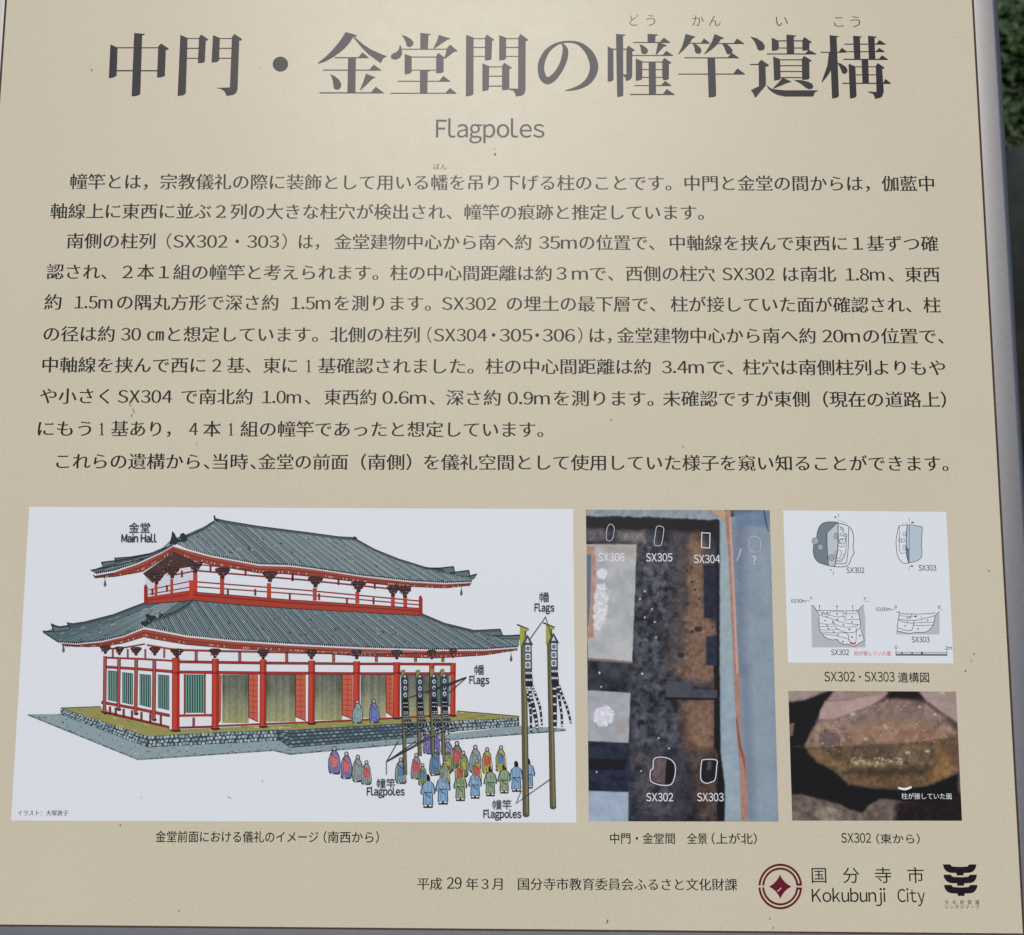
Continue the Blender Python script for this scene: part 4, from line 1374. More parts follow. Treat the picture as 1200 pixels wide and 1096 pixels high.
# people drawn in front of the hall
def person(x, y, h, kind, robe, patch=None):
    """x, y: top of the head; h: height, in drawing units"""
    pen = Pen(13 if y < 840 else 14 + int((y - 840) / 12))
    w = h * .42
    O = (46, 46, 58)
    if kind == 'monk':
        out = [(0, .12), (.16, .16), (.36, .3), (.46, .5), (.5, .78), (.46, .95), (.3, 1.0), (-.3, 1.0), (-.46, .94), (-.5, .75), (-.46, .48), (-.34, .28), (-.16, .16)]
        ln = rng.uniform(-.10, .10)
        out = [(a * rng.uniform(.9, 1.1) + ln * (.6 - b), b * rng.uniform(.98, 1.02)) for a, b in out]
        sh = lambda k, gr=0: [(x + (a * w) * k, y + h * (.56 + (b - .56) * k)) for a, b in out]
        pen.face(sh(1.06), O)
        pen.face(blob(x, y + h * .075, h * .085, h * .09, 10), O)
        pen.l += 1
        pen.face(sh(.93), robe)
        pen.face(blob(x, y + h * .078, h * .052, h * .058, 10), (186, 170, 164))
        pen.l += 1
        dk = tuple(c * .62 for c in robe)
        lt = tuple(min(255, c * 1.2 + 12) for c in robe)
        if patch:
            pen.face([(x - w * .34, y + h * .33), (x + w * .1, y + h * .3), (x + w * .3, y + h * .42), (x + w * .26, y + h * .72), (x - w * .3, y + h * .74)], patch)
        pen.l += 1
        for a, b, c, d in [(-.2, .2, -.3, .9), (.3, .35, .34, .95), (-.05, .76, -.1, .98), (.12, .74, .14, .98)]:
            pen.stroke([(x + a * w, y + b * h), (x + c * w, y + d * h)], .6, dk)
        for _ in range(9):
            px_, py_ = x + rng.uniform(-.4, .4) * w, y + rng.uniform(.3, .92) * h
            pen.stroke([(px_, py_), (px_ + rng.uniform(-1.2, 1.2), py_ + rng.uniform(.8, 3.2))], rng.uniform(.35, .65), rng.choice([dk, dk, lt, O]))
        pen.stroke([(x + .38 * w, y + .4 * h), (x + .4 * w, y + .85 * h)], .7, lt)
        pen.stroke([(x - .3 * w, y + .24 * h), (x + .22 * w, y + .46 * h)], .7, O)
        pen.face(blob(x - w * .18, y + h * .99, h * .05, h * .025, 6), (196, 196, 196))
    else:
        out = [(-.12, .2), (.14, .2), (.36, .28), (.5, .5), (.44, .58), (.3, .56), (.34, .9), (-.34, .9), (-.3, .56), (-.42, .6), (-.5, .52), (-.34, .28)]
        pen.face([(x + a * w * 1.06 + (.4 if a > 0 else -.4), y + h * b + (.4 if b > .5 else -.3)) for a, b in out], O)
        pen.face([(x - w * .16, y + h * .04), (x - .02 * w, y - h * .01), (x + w * .1, y + h * .02), (x + w * .17, y + h * .12), (x + w * .13, y + h * .21), (x - w * .14, y + h * .21)], (30, 28, 34))
        pen.face([(x - w * .3, y + h * .9), (x + w * .32, y + h * .9), (x + w * .36, y + h), (x - w * .34, y + h)], (30, 28, 34))
        pen.l += 1
        pen.face([(x + a * w * .94, y + h * b) for a, b in out], robe)
        for s in (-1, 1):
            pen.face(blob(x + s * w * .17, y + h * .935, w * .12, h * .025, 6), (214, 214, 216))
        pen.l += 1
        dk = tuple(c * .6 for c in robe)
        pen.stroke([(x - .3 * w, y + .53 * h), (x, y + .555 * h), (x + .3 * w, y + .53 * h)], 1.1, O)
        for a, b, c, d in [(-.3, .3, -.28, .52), (.28, .3, .27, .52), (0, .24, 0, .52), (-.12, .58, -.16, .88), (.16, .58, .2, .88)]:
            pen.stroke([(x + a * w, y + b * h), (x + c * w, y + d * h)], .55, dk)
        for _ in range(6):
            px_, py_ = x + rng.uniform(-.28, .28) * w, y + rng.uniform(.3, .86) * h
            pen.stroke([(px_, py_), (px_ + rng.uniform(-.6, .6), py_ + rng.uniform(.8, 3))], rng.uniform(.35, .6), rng.choice([dk, dk, O]))
        pen.stroke([(x - .2 * w, y + .56 * h), (x + .14 * w, y + .7 * h)], .9, O)
    pen.build('person', illus)

PUR, GRY, BLU, YEL, OLI, ROS = (122, 116, 160), (134, 148, 142), (92, 122, 156), (164, 158, 84), (112, 122, 96), (184, 88, 84)
for x, y, k, r, p in [(278, 178, 'monk', (134, 158, 156), None), (347, 176, 'monk', (106, 118, 164), None)]:
    q = D([(x, y)])[0]
    person(q[0], q[1], 27, k, r, p)
LBL, LGR = (128, 160, 190), (134, 156, 124)
crowd = [(568, 308, 26, 'monk', PUR, None), (601, 316, 26, 'monk', (104, 104, 160), None), (652, 338, 28, 'monk', (122, 128, 160), None),
         (183, 370, 32, 'monk', PUR, (198, 112, 106)), (233, 392, 31, 'monk', PUR, (198, 104, 96)), (280, 405, 31, 'monk', GRY, None), (316, 428, 28, 'monk', GRY, (190, 92, 94)),
         (690, 348, 34, 'monk', OLI, ROS), (766, 364, 32, 'monk', GRY, None), (815, 374, 30, 'monk', YEL, ROS), (872, 366, 30, 'monk', YEL, BLU),
         (600, 378, 31, 'monk', (96, 124, 140), BLU), (652, 372, 30, 'monk', OLI, YEL), (716, 388, 30, 'monk', (104, 120, 104), YEL),
         (522, 398, 30, 'monk', (140, 136, 140), ROS), (458, 416, 30, 'monk', (128, 148, 146), BLU), (548, 440, 25, 'monk', (132, 140, 88), BLU),
         (640, 428, 28, 'monk', (150, 152, 98), GRY), (702, 430, 28, 'monk', YEL, ROS), (772, 424, 26, 'monk', YEL, ROS),
         (985, 420, 35, 'officer', LBL, None), (935, 430, 36, 'officer', LBL, None), (885, 444, 34, 'officer', LGR, None), (828, 452, 35, 'officer', LGR, None), (765, 462, 35, 'officer', LBL, None), (704, 468, 36, 'officer', LGR, None), (632, 472, 39, 'officer', LBL, None), (570, 486, 39, 'officer', LBL, None)]
for x, y, h, k, r, p in crowd:
    q = D([(x, y)])[0]
    person(q[0], q[1], h, k, r, p)

# flag poles and their flags
def flagpole(pts, w, base, layer):
    pen = Pen(layer)
    pen.stroke(pts, [w * .82, w], (92, 90, 66))
    pen.up()
    for s in (-1, 1):
        pen.stroke([(pts[0][0] + s * w * .41, pts[0][1]), (pts[1][0] + s * w * .5, pts[1][1])], .7, LINE)
    pen.stroke([(pts[0][0] + w * .15, pts[0][1] + 2), (pts[1][0] + w * .18, pts[1][1] - 1)], w * .3, (122, 118, 88))
    if base:
        pen.face(blob(pts[1][0], pts[1][1], w * .5, w * .3, 12), (78, 80, 72))
    pen.build('flagpole', illus)

def ribbon(pen, pts, w, n, c0=(44, 46, 54), c1=(200, 204, 208)):
    q, ww = catmull(pts, w, 8)
    pen.stroke(q, ww, c0)
    pen.l += 1
    L = len(q) - 1
    for k in range(n):
        i = int(L * (k + .55) / n)
        if 0 < i < L:
            a, b = q[i], q[i + 1]
            d = norm((b[0] - a[0], b[1] - a[1]))
            pen.stroke([a, (a[0] + d[0] * (1.2 if n == 6 and ww[i] < 3 else 2.0), a[1] + d[1] * (1.2 if n == 6 and ww[i] < 3 else 2.0))], ww[i] * .75, c1)
    pen.l -= 1

def big_flag(dx, dy, tails):
    f = lambda pts: G([(x + dx, y + dy) for x, y in pts])
    pen = Pen(25)
    pen.face(f([(318, 288), (382, 302), (380, 320), (350, 318), (350, 380), (325, 440), (318, 430)]), (154, 156, 70))
    pen.stroke(f([(296, 270), (385, 306)]), 1.3, LINE)
    pen.up()
    pen.face(f([(375, 345), (418, 424), (336, 424)]), (58, 70, 76))
    pen.face(f([(350, 424), (406, 424), (410, 640), (356, 640)]), (62, 74, 80))
    pen.up()
    pen.face(f([(376, 372), (392, 408), (360, 408)]), (190, 198, 204))
    for cy in (452, 514, 577):
        pen.face(f([(359, cy - 25), (396, cy - 25), (398, cy + 24), (360, cy + 24)]), (198, 202, 206))
    pen.up()
    for cy in (452, 514, 577):
        pen.face(f(blob(378, cy, 13, 16, 12)), LINE)
    pen.up()
    for cy in (452, 514, 577):
        pen.face(f(blob(378, cy, 6, 8, 8)), (150, 156, 140))
    pen.up()
    pen.face(f([(356, 640), (410, 640), (418, 745), (362, 745)]), (40, 42, 50))
    pen.up()
    for cy in (638, 690):
        for k in range(4):
            pen.face(f([(360 + k * 13, cy - 8), (369 + k * 13, cy - 9), (370 + k * 13, cy + 7), (361 + k * 13, cy + 8)]), (198, 202, 206))
    pen.up()
    for pts, w, n in tails:
        ribbon(pen, f(pts), w, n)
        pen.l += 2
    pen.build('flag', illus)

flagpole([(613.2, 736), (616.5, 955.4)], 7.2, True, 22)
flagpole([(643.8, 735), (648.0, 946.4)], 6.6, True, 22)
big_flag(0, 0, [([(368, 735), (378, 800), (398, 930), (402, 1085)], [3, 3, 3, 2.6], 9), ([(385, 735), (402, 820), (432, 950), (450, 1060)], [4, 4.4, 5, 3], 10), ([(410, 735), (436, 800), (470, 900), (484, 1030)], [3, 3, 2.8, 2.2], 9)])
big_flag(196, -14, [([(382, 745), (384, 850), (386, 980), (386, 1070)], [5.5, 5, 5, 4], 6), ([(404, 745), (420, 850), (436, 960), (440, 1055)], [3.2, 3, 3, 2.4], 7), ([(415, 745), (445, 830), (480, 920), (508, 1030)], [3.4, 3, 2.8, 2.2], 8)])

def small_flag(x0, ytop, x1, ybot):
    flagpole([(x0, ytop - 8), (x1, ybot)], 4.2, False, 20)
    pen = Pen(24)
    X = x0 + 2.9
    y = ytop
    pen.face([(x0 - 1.6, y - 9), (x0 + 3.2, y - 10), (x0 + 3, y - 3), (x0 - 1, y + 1)], (124, 128, 74))
    pen.up()
    pen.face([(X - 3.6, y), (X, y - 5.5), (X + 3.8, y), (X + 3.9, y + 25), (X - 3.0, y + 25)], (48, 62, 70))
    pen.up()
    pen.face([(X, y - 3.6), (X + 1.5, y - .8), (X - 1.5, y - .8)], (200, 206, 210))
    for k in range(3):
        pen.face(blob(X + .4, y + 4.6 + 7.6 * k, 2.1, 2.8, 9, .12), (176, 186, 190))
    pen.up()
    for k in range(3):
        pen.face(blob(X + .5, y + 4.8 + 7.6 * k, 1.1, 1.5, 7), (44, 56, 62))
    pen.up()
    pen.face([(X - 3.0, y + 24.5), (X + 3.9, y + 24.5), (X + 5, y + 42), (X - 2.2, y + 42)], (36, 36, 42))
    pen.up()
    for j, yy in enumerate((29.5, 34, 40)):
        for k in range(3):
            pen.face(blob(X - 1.3 + k * 2 + j * .3, y + yy, .75, .6, 6), (192, 196, 200))
    pen.up()
    for k, (dx, ln) in enumerate(((-1, 22), (2.5, 26), (6, 23))):
        ribbon(pen, [(X - .5 + k * 1.6, y + 41), (X + .5 + k * 2 + dx * .3, y + 50), (X + 1 + k * 2 + dx, y + 41 + ln)], [2.2, 2.2, 1.8], 6, (40, 42, 50), (150, 156, 160))
        pen.l += 2
    pen.build('flag', illus)
small_flag(471.6, 794.5, 474.8, 908)
small_flag(489.0, 794.5, 492.0, 886)
small_flag(505.4, 794.0, 507.2, 884)
small_flag(517.6, 793.5, 519.6, 885)

# leaders and captions inside the illustration
def leader(pts, w=.95, layer=38):
    pen = Pen(layer)
    pen.stroke(pts, w, (58, 54, 60))
    pen.build('leader_line', illus)
for pts in ([(480, 817.5), (546.5, 793.5)], [(500, 812.5), (546.5, 793.5)], [(518, 807), (546.5, 793.8)], [(526, 812), (546.5, 794)]):
    leader(pts)
leader([(620.5, 749.5), (639.3, 723), (646, 746)])
leader([(452.8, 907.5), (452.8, 893), (466.8, 868)])
for pts in ([(453, 892.6), (487.5, 868.5)], [(453, 892.6), (503.5, 862.5)], [(453, 892.6), (519.5, 856.5)]):
    leader(pts)
leader([(611, 926.5), (604.5, 941.5), (645.5, 912.5)])
CP = (44, 42, 58)
def icap(j, jx0, jx1, jy, jem, e, ex0, ex1, ey, eem):
    pen = Pen(38)
    pen.text(j, jx0, jx1, jy, jem, CP, ox=.006, oy=.0)
    pen.text(e, ex0, ex1, ey, eem, CP, ox=.022, oy=.014)
    pen.build('caption_lettering', illus)
icap('金堂', 151, 176, 623.6, 13.2, 'Main Hall', 142.3, 184, 635.3, 12.2)
icap('幡', 632.2, 643.6, 704.6, 12.6, 'Flags', 626.3, 649.6, 716.4, 12.2)
icap('幡', 556, 567.5, 789.8, 12.6, 'Flags', 550, 573.5, 801.2, 12.2)
icap('幢竿', 441.5, 463.4, 922.6, 12.4, 'Flagpoles', 429.8, 474.2, 931.8, 12.4)
icap('幢竿', 577.2, 599.4, 947.4, 12.4, 'Flagpoles', 566.4, 611, 958.2, 12.4)
pen = Pen(3)
pen.text('イラスト：大塚敦子', 20.5, 80, 955.6, 7.2, (58, 56, 66), ox=.008)
pen.build('credit_lettering', illus)

# ------------------------------------------------------------------ the two printed photographs (fine grids, one colour per cell)
def hash2(ix, iy, s):
    h = np.sin(ix * 127.1 + iy * 311.7 + s * 74.7) * 43758.5453
    return h - np.floor(h)

def vnoise(x, y, s):
    ix, iy = np.floor(x), np.floor(y)
    fx, fy = x - ix, y - iy
    fx, fy = fx * fx * (3 - 2 * fx), fy * fy * (3 - 2 * fy)
    a, b = hash2(ix, iy, s), hash2(ix + 1, iy, s)
    c, d = hash2(ix, iy + 1, s), hash2(ix + 1, iy + 1, s)
    return (a * (1 - fx) + b * fx) * (1 - fy) + (c * (1 - fx) + d * fx) * fy

def fbm(x, y, sc, s, o=4):
    t, a, tot = 0, 1.0, 0
    for k in range(o):
        t = t + a * vnoise(x / sc * 2 ** k, y / sc * 2 ** k, s + k * 13)
        tot += a
        a *= .55
    return t / tot

class Raster:
    def __init__(self, quad, nx, ny, seed=0):
        self.q, self.nx, self.ny = quad, nx, ny
        u = (np.arange(nx) + .5) / nx
        v = (np.arange(ny) + .5) / ny
        U, V = np.meshgrid(u, v)
        self.X = self.bil(U, V, 0)
        self.Y = self.bil(U, V, 1)
        self.c = np.zeros((ny, nx, 3))
        self.seed, self.sat = seed, 0.82
    def bil(self, U, V, k):
        a, b, c, d = [p[k] for p in self.q]
        return a * (1 - U) * (1 - V) + b * U * (1 - V) + c * U * V + d * (1 - U) * V
    def mask(self, poly, soft=.6, rag=0.0, sc=5.0):
        self.seed += 3
        X, Y = self.X, self.Y
        if rag:
            X = X + (fbm(self.X, self.Y, sc, self.seed, 3) - .5) * 2 * rag
            Y = Y + (fbm(self.X, self.Y, sc, self.seed + 50, 3) - .5) * 2 * rag
        ins = np.zeros(X.shape, bool)
        dist = np.full(X.shape, 1e9)
        for i in range(len(poly)):
            (ax, ay), (bx, by) = poly[i - 1], poly[i]
            if ay != by:
                cond = ((ay > Y) != (by > Y)) & (X < (bx - ax) * (Y - ay) / (by - ay) + ax)
                ins ^= cond
            ex, ey = bx - ax, by - ay
            t = np.clip(((X - ax) * ex + (Y - ay) * ey) / max(ex * ex + ey * ey, 1e-9), 0, 1)
            dist = np.minimum(dist, np.hypot(X - ax - t * ex, Y - ay - t * ey))
        sd = np.where(ins, dist, -dist)
        return np.clip(sd / (2 * soft) + .5, 0, 1)
    def fill(self, poly, col, soft=.6, rag=0.0, sc=5.0, noise=0.0, nsc=6.0, a=1.0, col2=None):
        m = self.mask(poly, soft, rag, sc) * a
        self.seed += 7
        c = np.array(col, float)[None, None, :] * np.ones(self.c.shape)
        n = fbm(self.X, self.Y, nsc, self.seed) - .5
        n = np.clip(n * 2.6, -.6, .6)
        if col2 is not None:
            t = np.clip(n + .5, 0, 1)[..., None]
            c = c * (1 - t) + np.array(col2, float) * t
        if noise:
            c = c + (n * noise * .9)[..., None]
        self.c = self.c * (1 - m[..., None]) + c * m[..., None]
    def build(self, name, layer=1):
        nx, ny = self.nx, self.ny
        U, V = np.meshgrid(np.arange(nx + 1) / nx, np.arange(ny + 1) / ny)
        x, y = self.bil(U, V, 0), self.bil(U, V, 1)
        rx, ry = (x - 600) / FPX, -(y - 548) / FPX
        d = DIST * CT / (CT - ry * ST)
        co = np.stack([rx * d, -DIST * ST + d * (ry * CT + ST), np.full(x.shape, layer * STEP)], -1).reshape(-1, 3)
        i = np.arange(ny)[:, None] * (nx + 1) + np.arange(nx)[None, :]
        fc = np.stack([i + nx + 1, i + nx + 2, i + 1, i], -1).reshape(-1, 4)
        me = bpy.data.meshes.new(name)
        me.from_pydata(co.tolist(), [], fc.tolist())
        me.materials.append(PRINT)
        o = bpy.data.objects.new(name, me)
        COL.objects.link(o)
        o.parent = board
        o.matrix_local = BOARD_LOCAL
        at = me.attributes.new('ink', 'FLOAT_COLOR', 'FACE')
        arr = np.ones((nx * ny, 4), np.float32)
        gm = self.c.mean(-1, keepdims=True)
        arr[:, :3] = ink(np.clip(gm + (self.c - gm) * self.sat, 0, 255)).reshape(-1, 3)
        at.data.foreach_set('color', arr.ravel())
        return o

def aerial():
    Q = [(686.6, 597.4), (902, 598), (912.4, 963), (690, 962.6)]
    r = Raster(Q, 230, 376, 3)
    T, L = tr(680, 590, 5), tr(680, 780, 4.983)
    full = [(600, 500), (1000, 500), (1000, 1050), (600, 1050)]
    r.fill(full, (42, 43, 51), noise=10, nsc=12, col2=(62, 64, 73))
    r.fill(T([(330, 230), (620, 230), (620, 1000), (300, 1000)]), (46, 47, 55), soft=4, noise=18, nsc=6, col2=(72, 74, 82))
    r.fill(L([(300, 0), (600, 0), (590, 500), (300, 480)]), (46, 48, 57), soft=5, noise=16, nsc=7, col2=(70, 72, 80))
    r.fill(L([(290, 480), (640, 500), (640, 910), (285, 910)]), (50, 52, 62), soft=6, noise=12, nsc=10, col2=(66, 62, 68))
    # dark band along the top, with lighter sandy patches
    r.fill(T([(35, 75), (640, 90), (800, 95), (800, 200), (500, 150), (35, 160)]), (32, 30, 36), soft=3, noise=12)
    r.fill(T([(40, 150), (150, 150), (160, 215), (40, 225)]), (104, 98, 98), soft=3, rag=2, noise=30, nsc=4, a=.8)
    r.fill(T([(215, 165), (375, 160), (385, 228), (225, 225)]), (132, 122, 116), soft=3, rag=2, noise=44, nsc=3, a=.8)
    r.fill(T([(35, 225), (330, 232), (330, 245), (35, 245)]), (30, 28, 32), soft=1.2, a=.7)
    # brown strip, worn into the dark soil beside it
    r.fill(T([(540, 180), (725, 185), (725, 1010), (480, 1010), (520, 700), (560, 400)]), (78, 68, 66), soft=9, rag=6, sc=14, noise=26, nsc=8, a=.7)
    r.fill(T([(640, 190), (720, 185), (722, 350), (725, 680), (800, 690), (800, 775), (735, 780), (740, 960), (800, 975), (800, 1010), (610, 1010), (605, 720), (640, 560), (620, 400)]), (104, 80, 66), soft=5, rag=5, sc=9, noise=26, nsc=5, col2=(126, 96, 76))
    r.fill(T([(660, 200), (715, 240), (720, 640), (780, 720), (720, 960), (640, 980), (630, 740), (665, 560)]), (132, 102, 80), soft=5, rag=4, sc=6, noise=24, nsc=4, a=.7)
    r.fill(L([(530, 0), (775, 0), (778, 110), (650, 100), (570, 60)]), (110, 86, 72), soft=5, rag=4, noise=30, nsc=5)
    r.fill(L([(620, 0), (760, 0), (765, 70), (660, 60)]), (134, 102, 78), soft=4, rag=3, noise=28, nsc=4, a=.8)
    r.fill(L([(575, 205), (780, 200), (782, 500), (700, 540), (600, 470)]), (104, 80, 66), soft=5, rag=4, noise=28, nsc=5)
    r.fill(L([(640, 215), (775, 205), (776, 470), (700, 500), (640, 420)]), (134, 102, 80), soft=5, rag=4, sc=6, noise=28, nsc=4, a=.85)
    r.fill(L([(640, 500), (790, 490), (810, 905), (690, 905), (660, 700)]), (80, 64, 58), soft=6, rag=4, noise=26, nsc=5)
    for i in range(70):
        x, y = rng.uniform(600, 780), rng.uniform(200, 1000)
        r.fill(T(blob(x, y, rng.uniform(3, 11), rng.uniform(3, 12), 7, .3)), rng.choice([(74, 58, 52), (60, 50, 48), (150, 118, 92)]), soft=1.2, a=.5)
    # swirls of scraped soil
    r.seed += 9
    wx = r.X + (fbm(r.X, r.Y, 16, 301, 3) - .5) * 26
    wy = r.Y + (fbm(r.X, r.Y, 16, 333, 3) - .5) * 26
    ridge = 1 - np.abs(fbm(wx, wy, 11, 317, 3) - .5) * 7
    soil_m = r.mask(T([(330, 200), (600, 200), (600, 1000), (300, 1000)]) + L([(560, 0), (560, 905), (290, 905), (300, 0)]), 6)
    r.c = r.c + (np.clip(ridge, 0, 1) * soil_m * 17)[..., None]
    # deep trenches and edges
    r.fill(T([(722, 360), (815, 355), (815, 672), (725, 672)]), (42, 46, 60), soft=1, noise=8)
    r.fill(T([(738, 780), (815, 775), (815, 950), (740, 948)]), (46, 52, 66), soft=1, noise=8)
    r.fill(T([(795, 90), (820, 90), (820, 1005), (800, 1005)]), (34, 32, 40), soft=1.4, rag=1.0)
    r.fill(L([(782, 0), (816, 0), (820, 500), (845, 700), (850, 905), (800, 905), (805, 520), (782, 480)]), (30, 28, 34), soft=1.2, rag=1.4)
    # plank
    r.fill(L([(500, 92), (652, 95), (655, 140), (800, 142), (800, 192), (500, 186)]), (72, 74, 84), soft=.7, noise=10)
    r.fill(L([(500, 186), (800, 192), (800, 202), (500, 198)]), (32, 30, 36), soft=.8)
    # grey ground along the top
    r.fill(T([(30, 30), (850, 30), (850, 100), (815, 95), (640, 92), (420, 82), (180, 75), (30, 78)]), (134, 144, 154), soft=.9, rag=1.6, noise=18, nsc=5)
    # sheets
    r.fill(T([(33, 240), (330, 240), (318, 600), (304, 932), (200, 920), (44, 908)]), (162, 167, 168), soft=.7, rag=.6, noise=9, nsc=14, col2=(174, 176, 175))
    r.fill(T([(90, 240), (330, 240), (326, 330), (250, 310), (180, 290)]), (158, 148, 136), soft=4, noise=20, a=.7)
    r.fill(T([(44, 905), (304, 925), (304, 938), (44, 920)]), (150, 116, 108), soft=.8, a=.8)
    r.fill(T([(38, 290), (66, 290), (66, 720), (40, 720)]), (92, 108, 128), soft=1)
    r.fill(T([(38, 250), (85, 250), (92, 380), (78, 790), (40, 788), (58, 600), (66, 300), (40, 300)]), (176, 134, 116), soft=.8, noise=16)
    r.fill(T(blob(128, 412, 30, 34, 14, .08)), (206, 208, 216), soft=.8)
    r.fill(T([(92, 470), (150, 475), (165, 560), (152, 660), (118, 740), (80, 735), (78, 600)]), (204, 203, 208), soft=.8, rag=3, sc=3, noise=26, nsc=2.5)
    r.fill(L([(42, 145), (293, 160), (282, 452), (44, 440)]), (158, 160, 168), soft=.7, rag=.5, noise=12, nsc=9)
    r.fill(L(blob(136, 295, 60, 62, 16, .1)), (204, 206, 216), soft=.8, rag=2.5, sc=3, noise=24, nsc=2.5)
    r.fill(L([(200, 340), (275, 330), (270, 400), (210, 400)]), (160, 146, 130), soft=3, a=.5)
    r.fill(L([(44, 448), (285, 456), (282, 735), (48, 730)]), (44, 48, 64), soft=.9, noise=14, nsc=8)
    r.fill(L([(44, 545), (265, 550), (262, 610), (44, 605)]), (30, 30, 40), soft=1.5)
    r.fill(L([(48, 732), (282, 740), (280, 920), (48, 920)]), (148, 164, 186), soft=.8, noise=12, nsc=10)
    # pale sheet down the right side
    right = T([(820, 95), (1110, 30), (1140, 1000)]) + L([(1200, 920), (845, 920), (845, 700), (822, 500), (815, 0)])
    r.fill(right, (130, 146, 160), soft=.8, rag=.8, noise=9, nsc=16)
    r.fill(T([(820, 100), (868, 100), (905, 1000), (820, 1000)]), (146, 164, 170), soft=2, noise=8)
    r.fill(L([(818, 0), (905, 0), (925, 480), (950, 905), (848, 905), (850, 700), (822, 500)]), (140, 160, 172), soft=2, noise=12, nsc=9)
    r.fill(T([(895, 130), (985, 70), (960, 400), (960, 1000), (918, 1000)]) , (98, 114, 134), soft=7, noise=10, a=.8)
    r.fill(L([(930, 0), (985, 0), (1000, 500), (1020, 905), (972, 905), (950, 450)]), (104, 120, 142), soft=6, a=.75)
    r.fill(T([(890, 40), (1110, 35), (1110, 135), (965, 135), (925, 150)]), (98, 122, 150), soft=2.5, noise=8, a=.85)
    r.fill(T([(940, 262), (915, 335), (922, 338), (946, 270)]), (190, 198, 206), soft=.8, a=.8)
    r.fill(T([(1080, 40), (1092, 110), (1104, 165), (1100, 165), (1086, 115), (1072, 40)]), (50, 66, 84), soft=.7)
    # pole and timber
    r.fill(T([(765, 40), (845, 40), (880, 80), (852, 100), (810, 72)]), (184, 146, 104), soft=.8, noise=12)
    pl = T([(848, 80), (868, 320), (884, 640), (900, 1000)]) + L([(905, 240), (915, 440), (922, 500), (935, 640), (938, 905), (980, 905), (972, 620), (965, 520), (945, 470), (936, 240), (928, 0)]) + T([(915, 820), (905, 500), (890, 240), (882, 40), (855, 40)])
    r.fill(pl, (166, 122, 106), soft=.7, rag=.4, noise=14, nsc=5)
    r.fill(T([(872, 80), (882, 80), (910, 640), (926, 1000), (916, 1000), (900, 640)]), (208, 166, 152), soft=.8, a=.8)
    r.fill(L([(915, 300), (938, 460), (962, 560), (968, 640), (950, 560), (925, 470), (910, 330)]), (120, 72, 66), soft=.9, a=.8)
    # pits
    r.fill(L([(425, 560), (470, 540), (505, 545), (495, 690), (430, 680), (415, 620)]), (98, 84, 84), soft=1, noise=18, nsc=4)
    r.fill(L([(505, 548), (545, 560), (552, 640), (535, 690), (495, 692)]), (28, 28, 34), soft=1, noise=10)
    r.fill(L([(712, 555), (795, 550), (792, 670), (740, 690), (706, 665)]), (34, 34, 42), soft=1, noise=14)
    r.fill(L([(745, 560), (765, 560), (762, 610), (740, 610)]), (92, 90, 92), soft=1.6, a=.8)
    for x, y, s in [(690, 735, 22), (655, 752, 12), (630, 590, 10), (625, 395, 8), (655, 460, 9), (700, 560, 8), (590, 890, 20), (672, 505, 8)]:
        r.fill(T(blob(x, y, s, s * .8, 9, .2)), (44, 38, 40), soft=1, a=.8)
    for x, y in [(378, 515), (378, 668), (436, 695), (444, 785), (362, 998), (112, 995), (420, 620), (350, 560)]:
        r.fill(T(blob(x, y, 5, 5, 8)), (214, 216, 220), soft=.7)
    for x, y in [(362, 48), (122, 125), (112, 40), (458, 424), (518, 484), (355, 616), (96, 622)]:
        r.fill(L(blob(x, y, 5, 5, 8)), (210, 212, 218), soft=.7)
    r.seed += 5
    g = fbm(r.X, r.Y, 2.4, 77, 2) - .5
    r.c = r.c + (g * 9)[..., None]
    o = r.build('aerial_photograph')
    # outlines drawn on the photograph
    WH = (212, 214, 218)
    def ring(pts, w, smooth=5, col=WH):
        pen = Pen(2)
        pen.stroke(pts, w, col, smooth, True)
        pen.build('pit_outline', o)
    ring(T([(180, 122), (198, 140), (196, 180), (185, 212), (165, 220), (153, 205), (155, 160), (165, 130)]), .8, 4, (176, 178, 184))
    ring(T([(450, 135), (485, 140), (488, 170), (475, 240), (450, 248), (433, 238), (440, 180)]), .8, 4, (186, 188, 194))
    ring(T([(712, 172), (760, 175), (758, 262), (710, 258)]), 1.0, 0)
    ring(T([(1005, 195), (1035, 195), (1054, 215), (1055, 262), (1040, 283), (1008, 283), (990, 262), (990, 215)]), .55, 4, (178, 190, 204))
    ring(L([(440, 540), (480, 535), (525, 548), (553, 580), (553, 640), (530, 695), (470, 698), (420, 682), (408, 660), (410, 615), (425, 600), (426, 560)]), 1.0, 3)
    ring(L([(720, 550), (795, 552), (796, 590), (788, 665), (760, 682), (735, 688), (708, 672), (702, 630), (708, 570)]), 1.0, 3)
    for s, a, b, y in [('SX306', 700.5, 732, 657.8), ('SX305', 757, 788, 658), ('SX304', 813, 844, 659.8)]:
        caption([(s, a, b)], y, 12.8, o, WH, ox=.008, oy=.004)
    caption([('SX302', 757.3, 789, )], 939, 13.0, o, WH, ox=.008, oy=.004)
    caption([('SX303', 817, 848)], 939, 13.0, o, WH, ox=.008, oy=.004)
    caption([('?', 882, 886)], 661.5, 13, o, WH)
aerial()

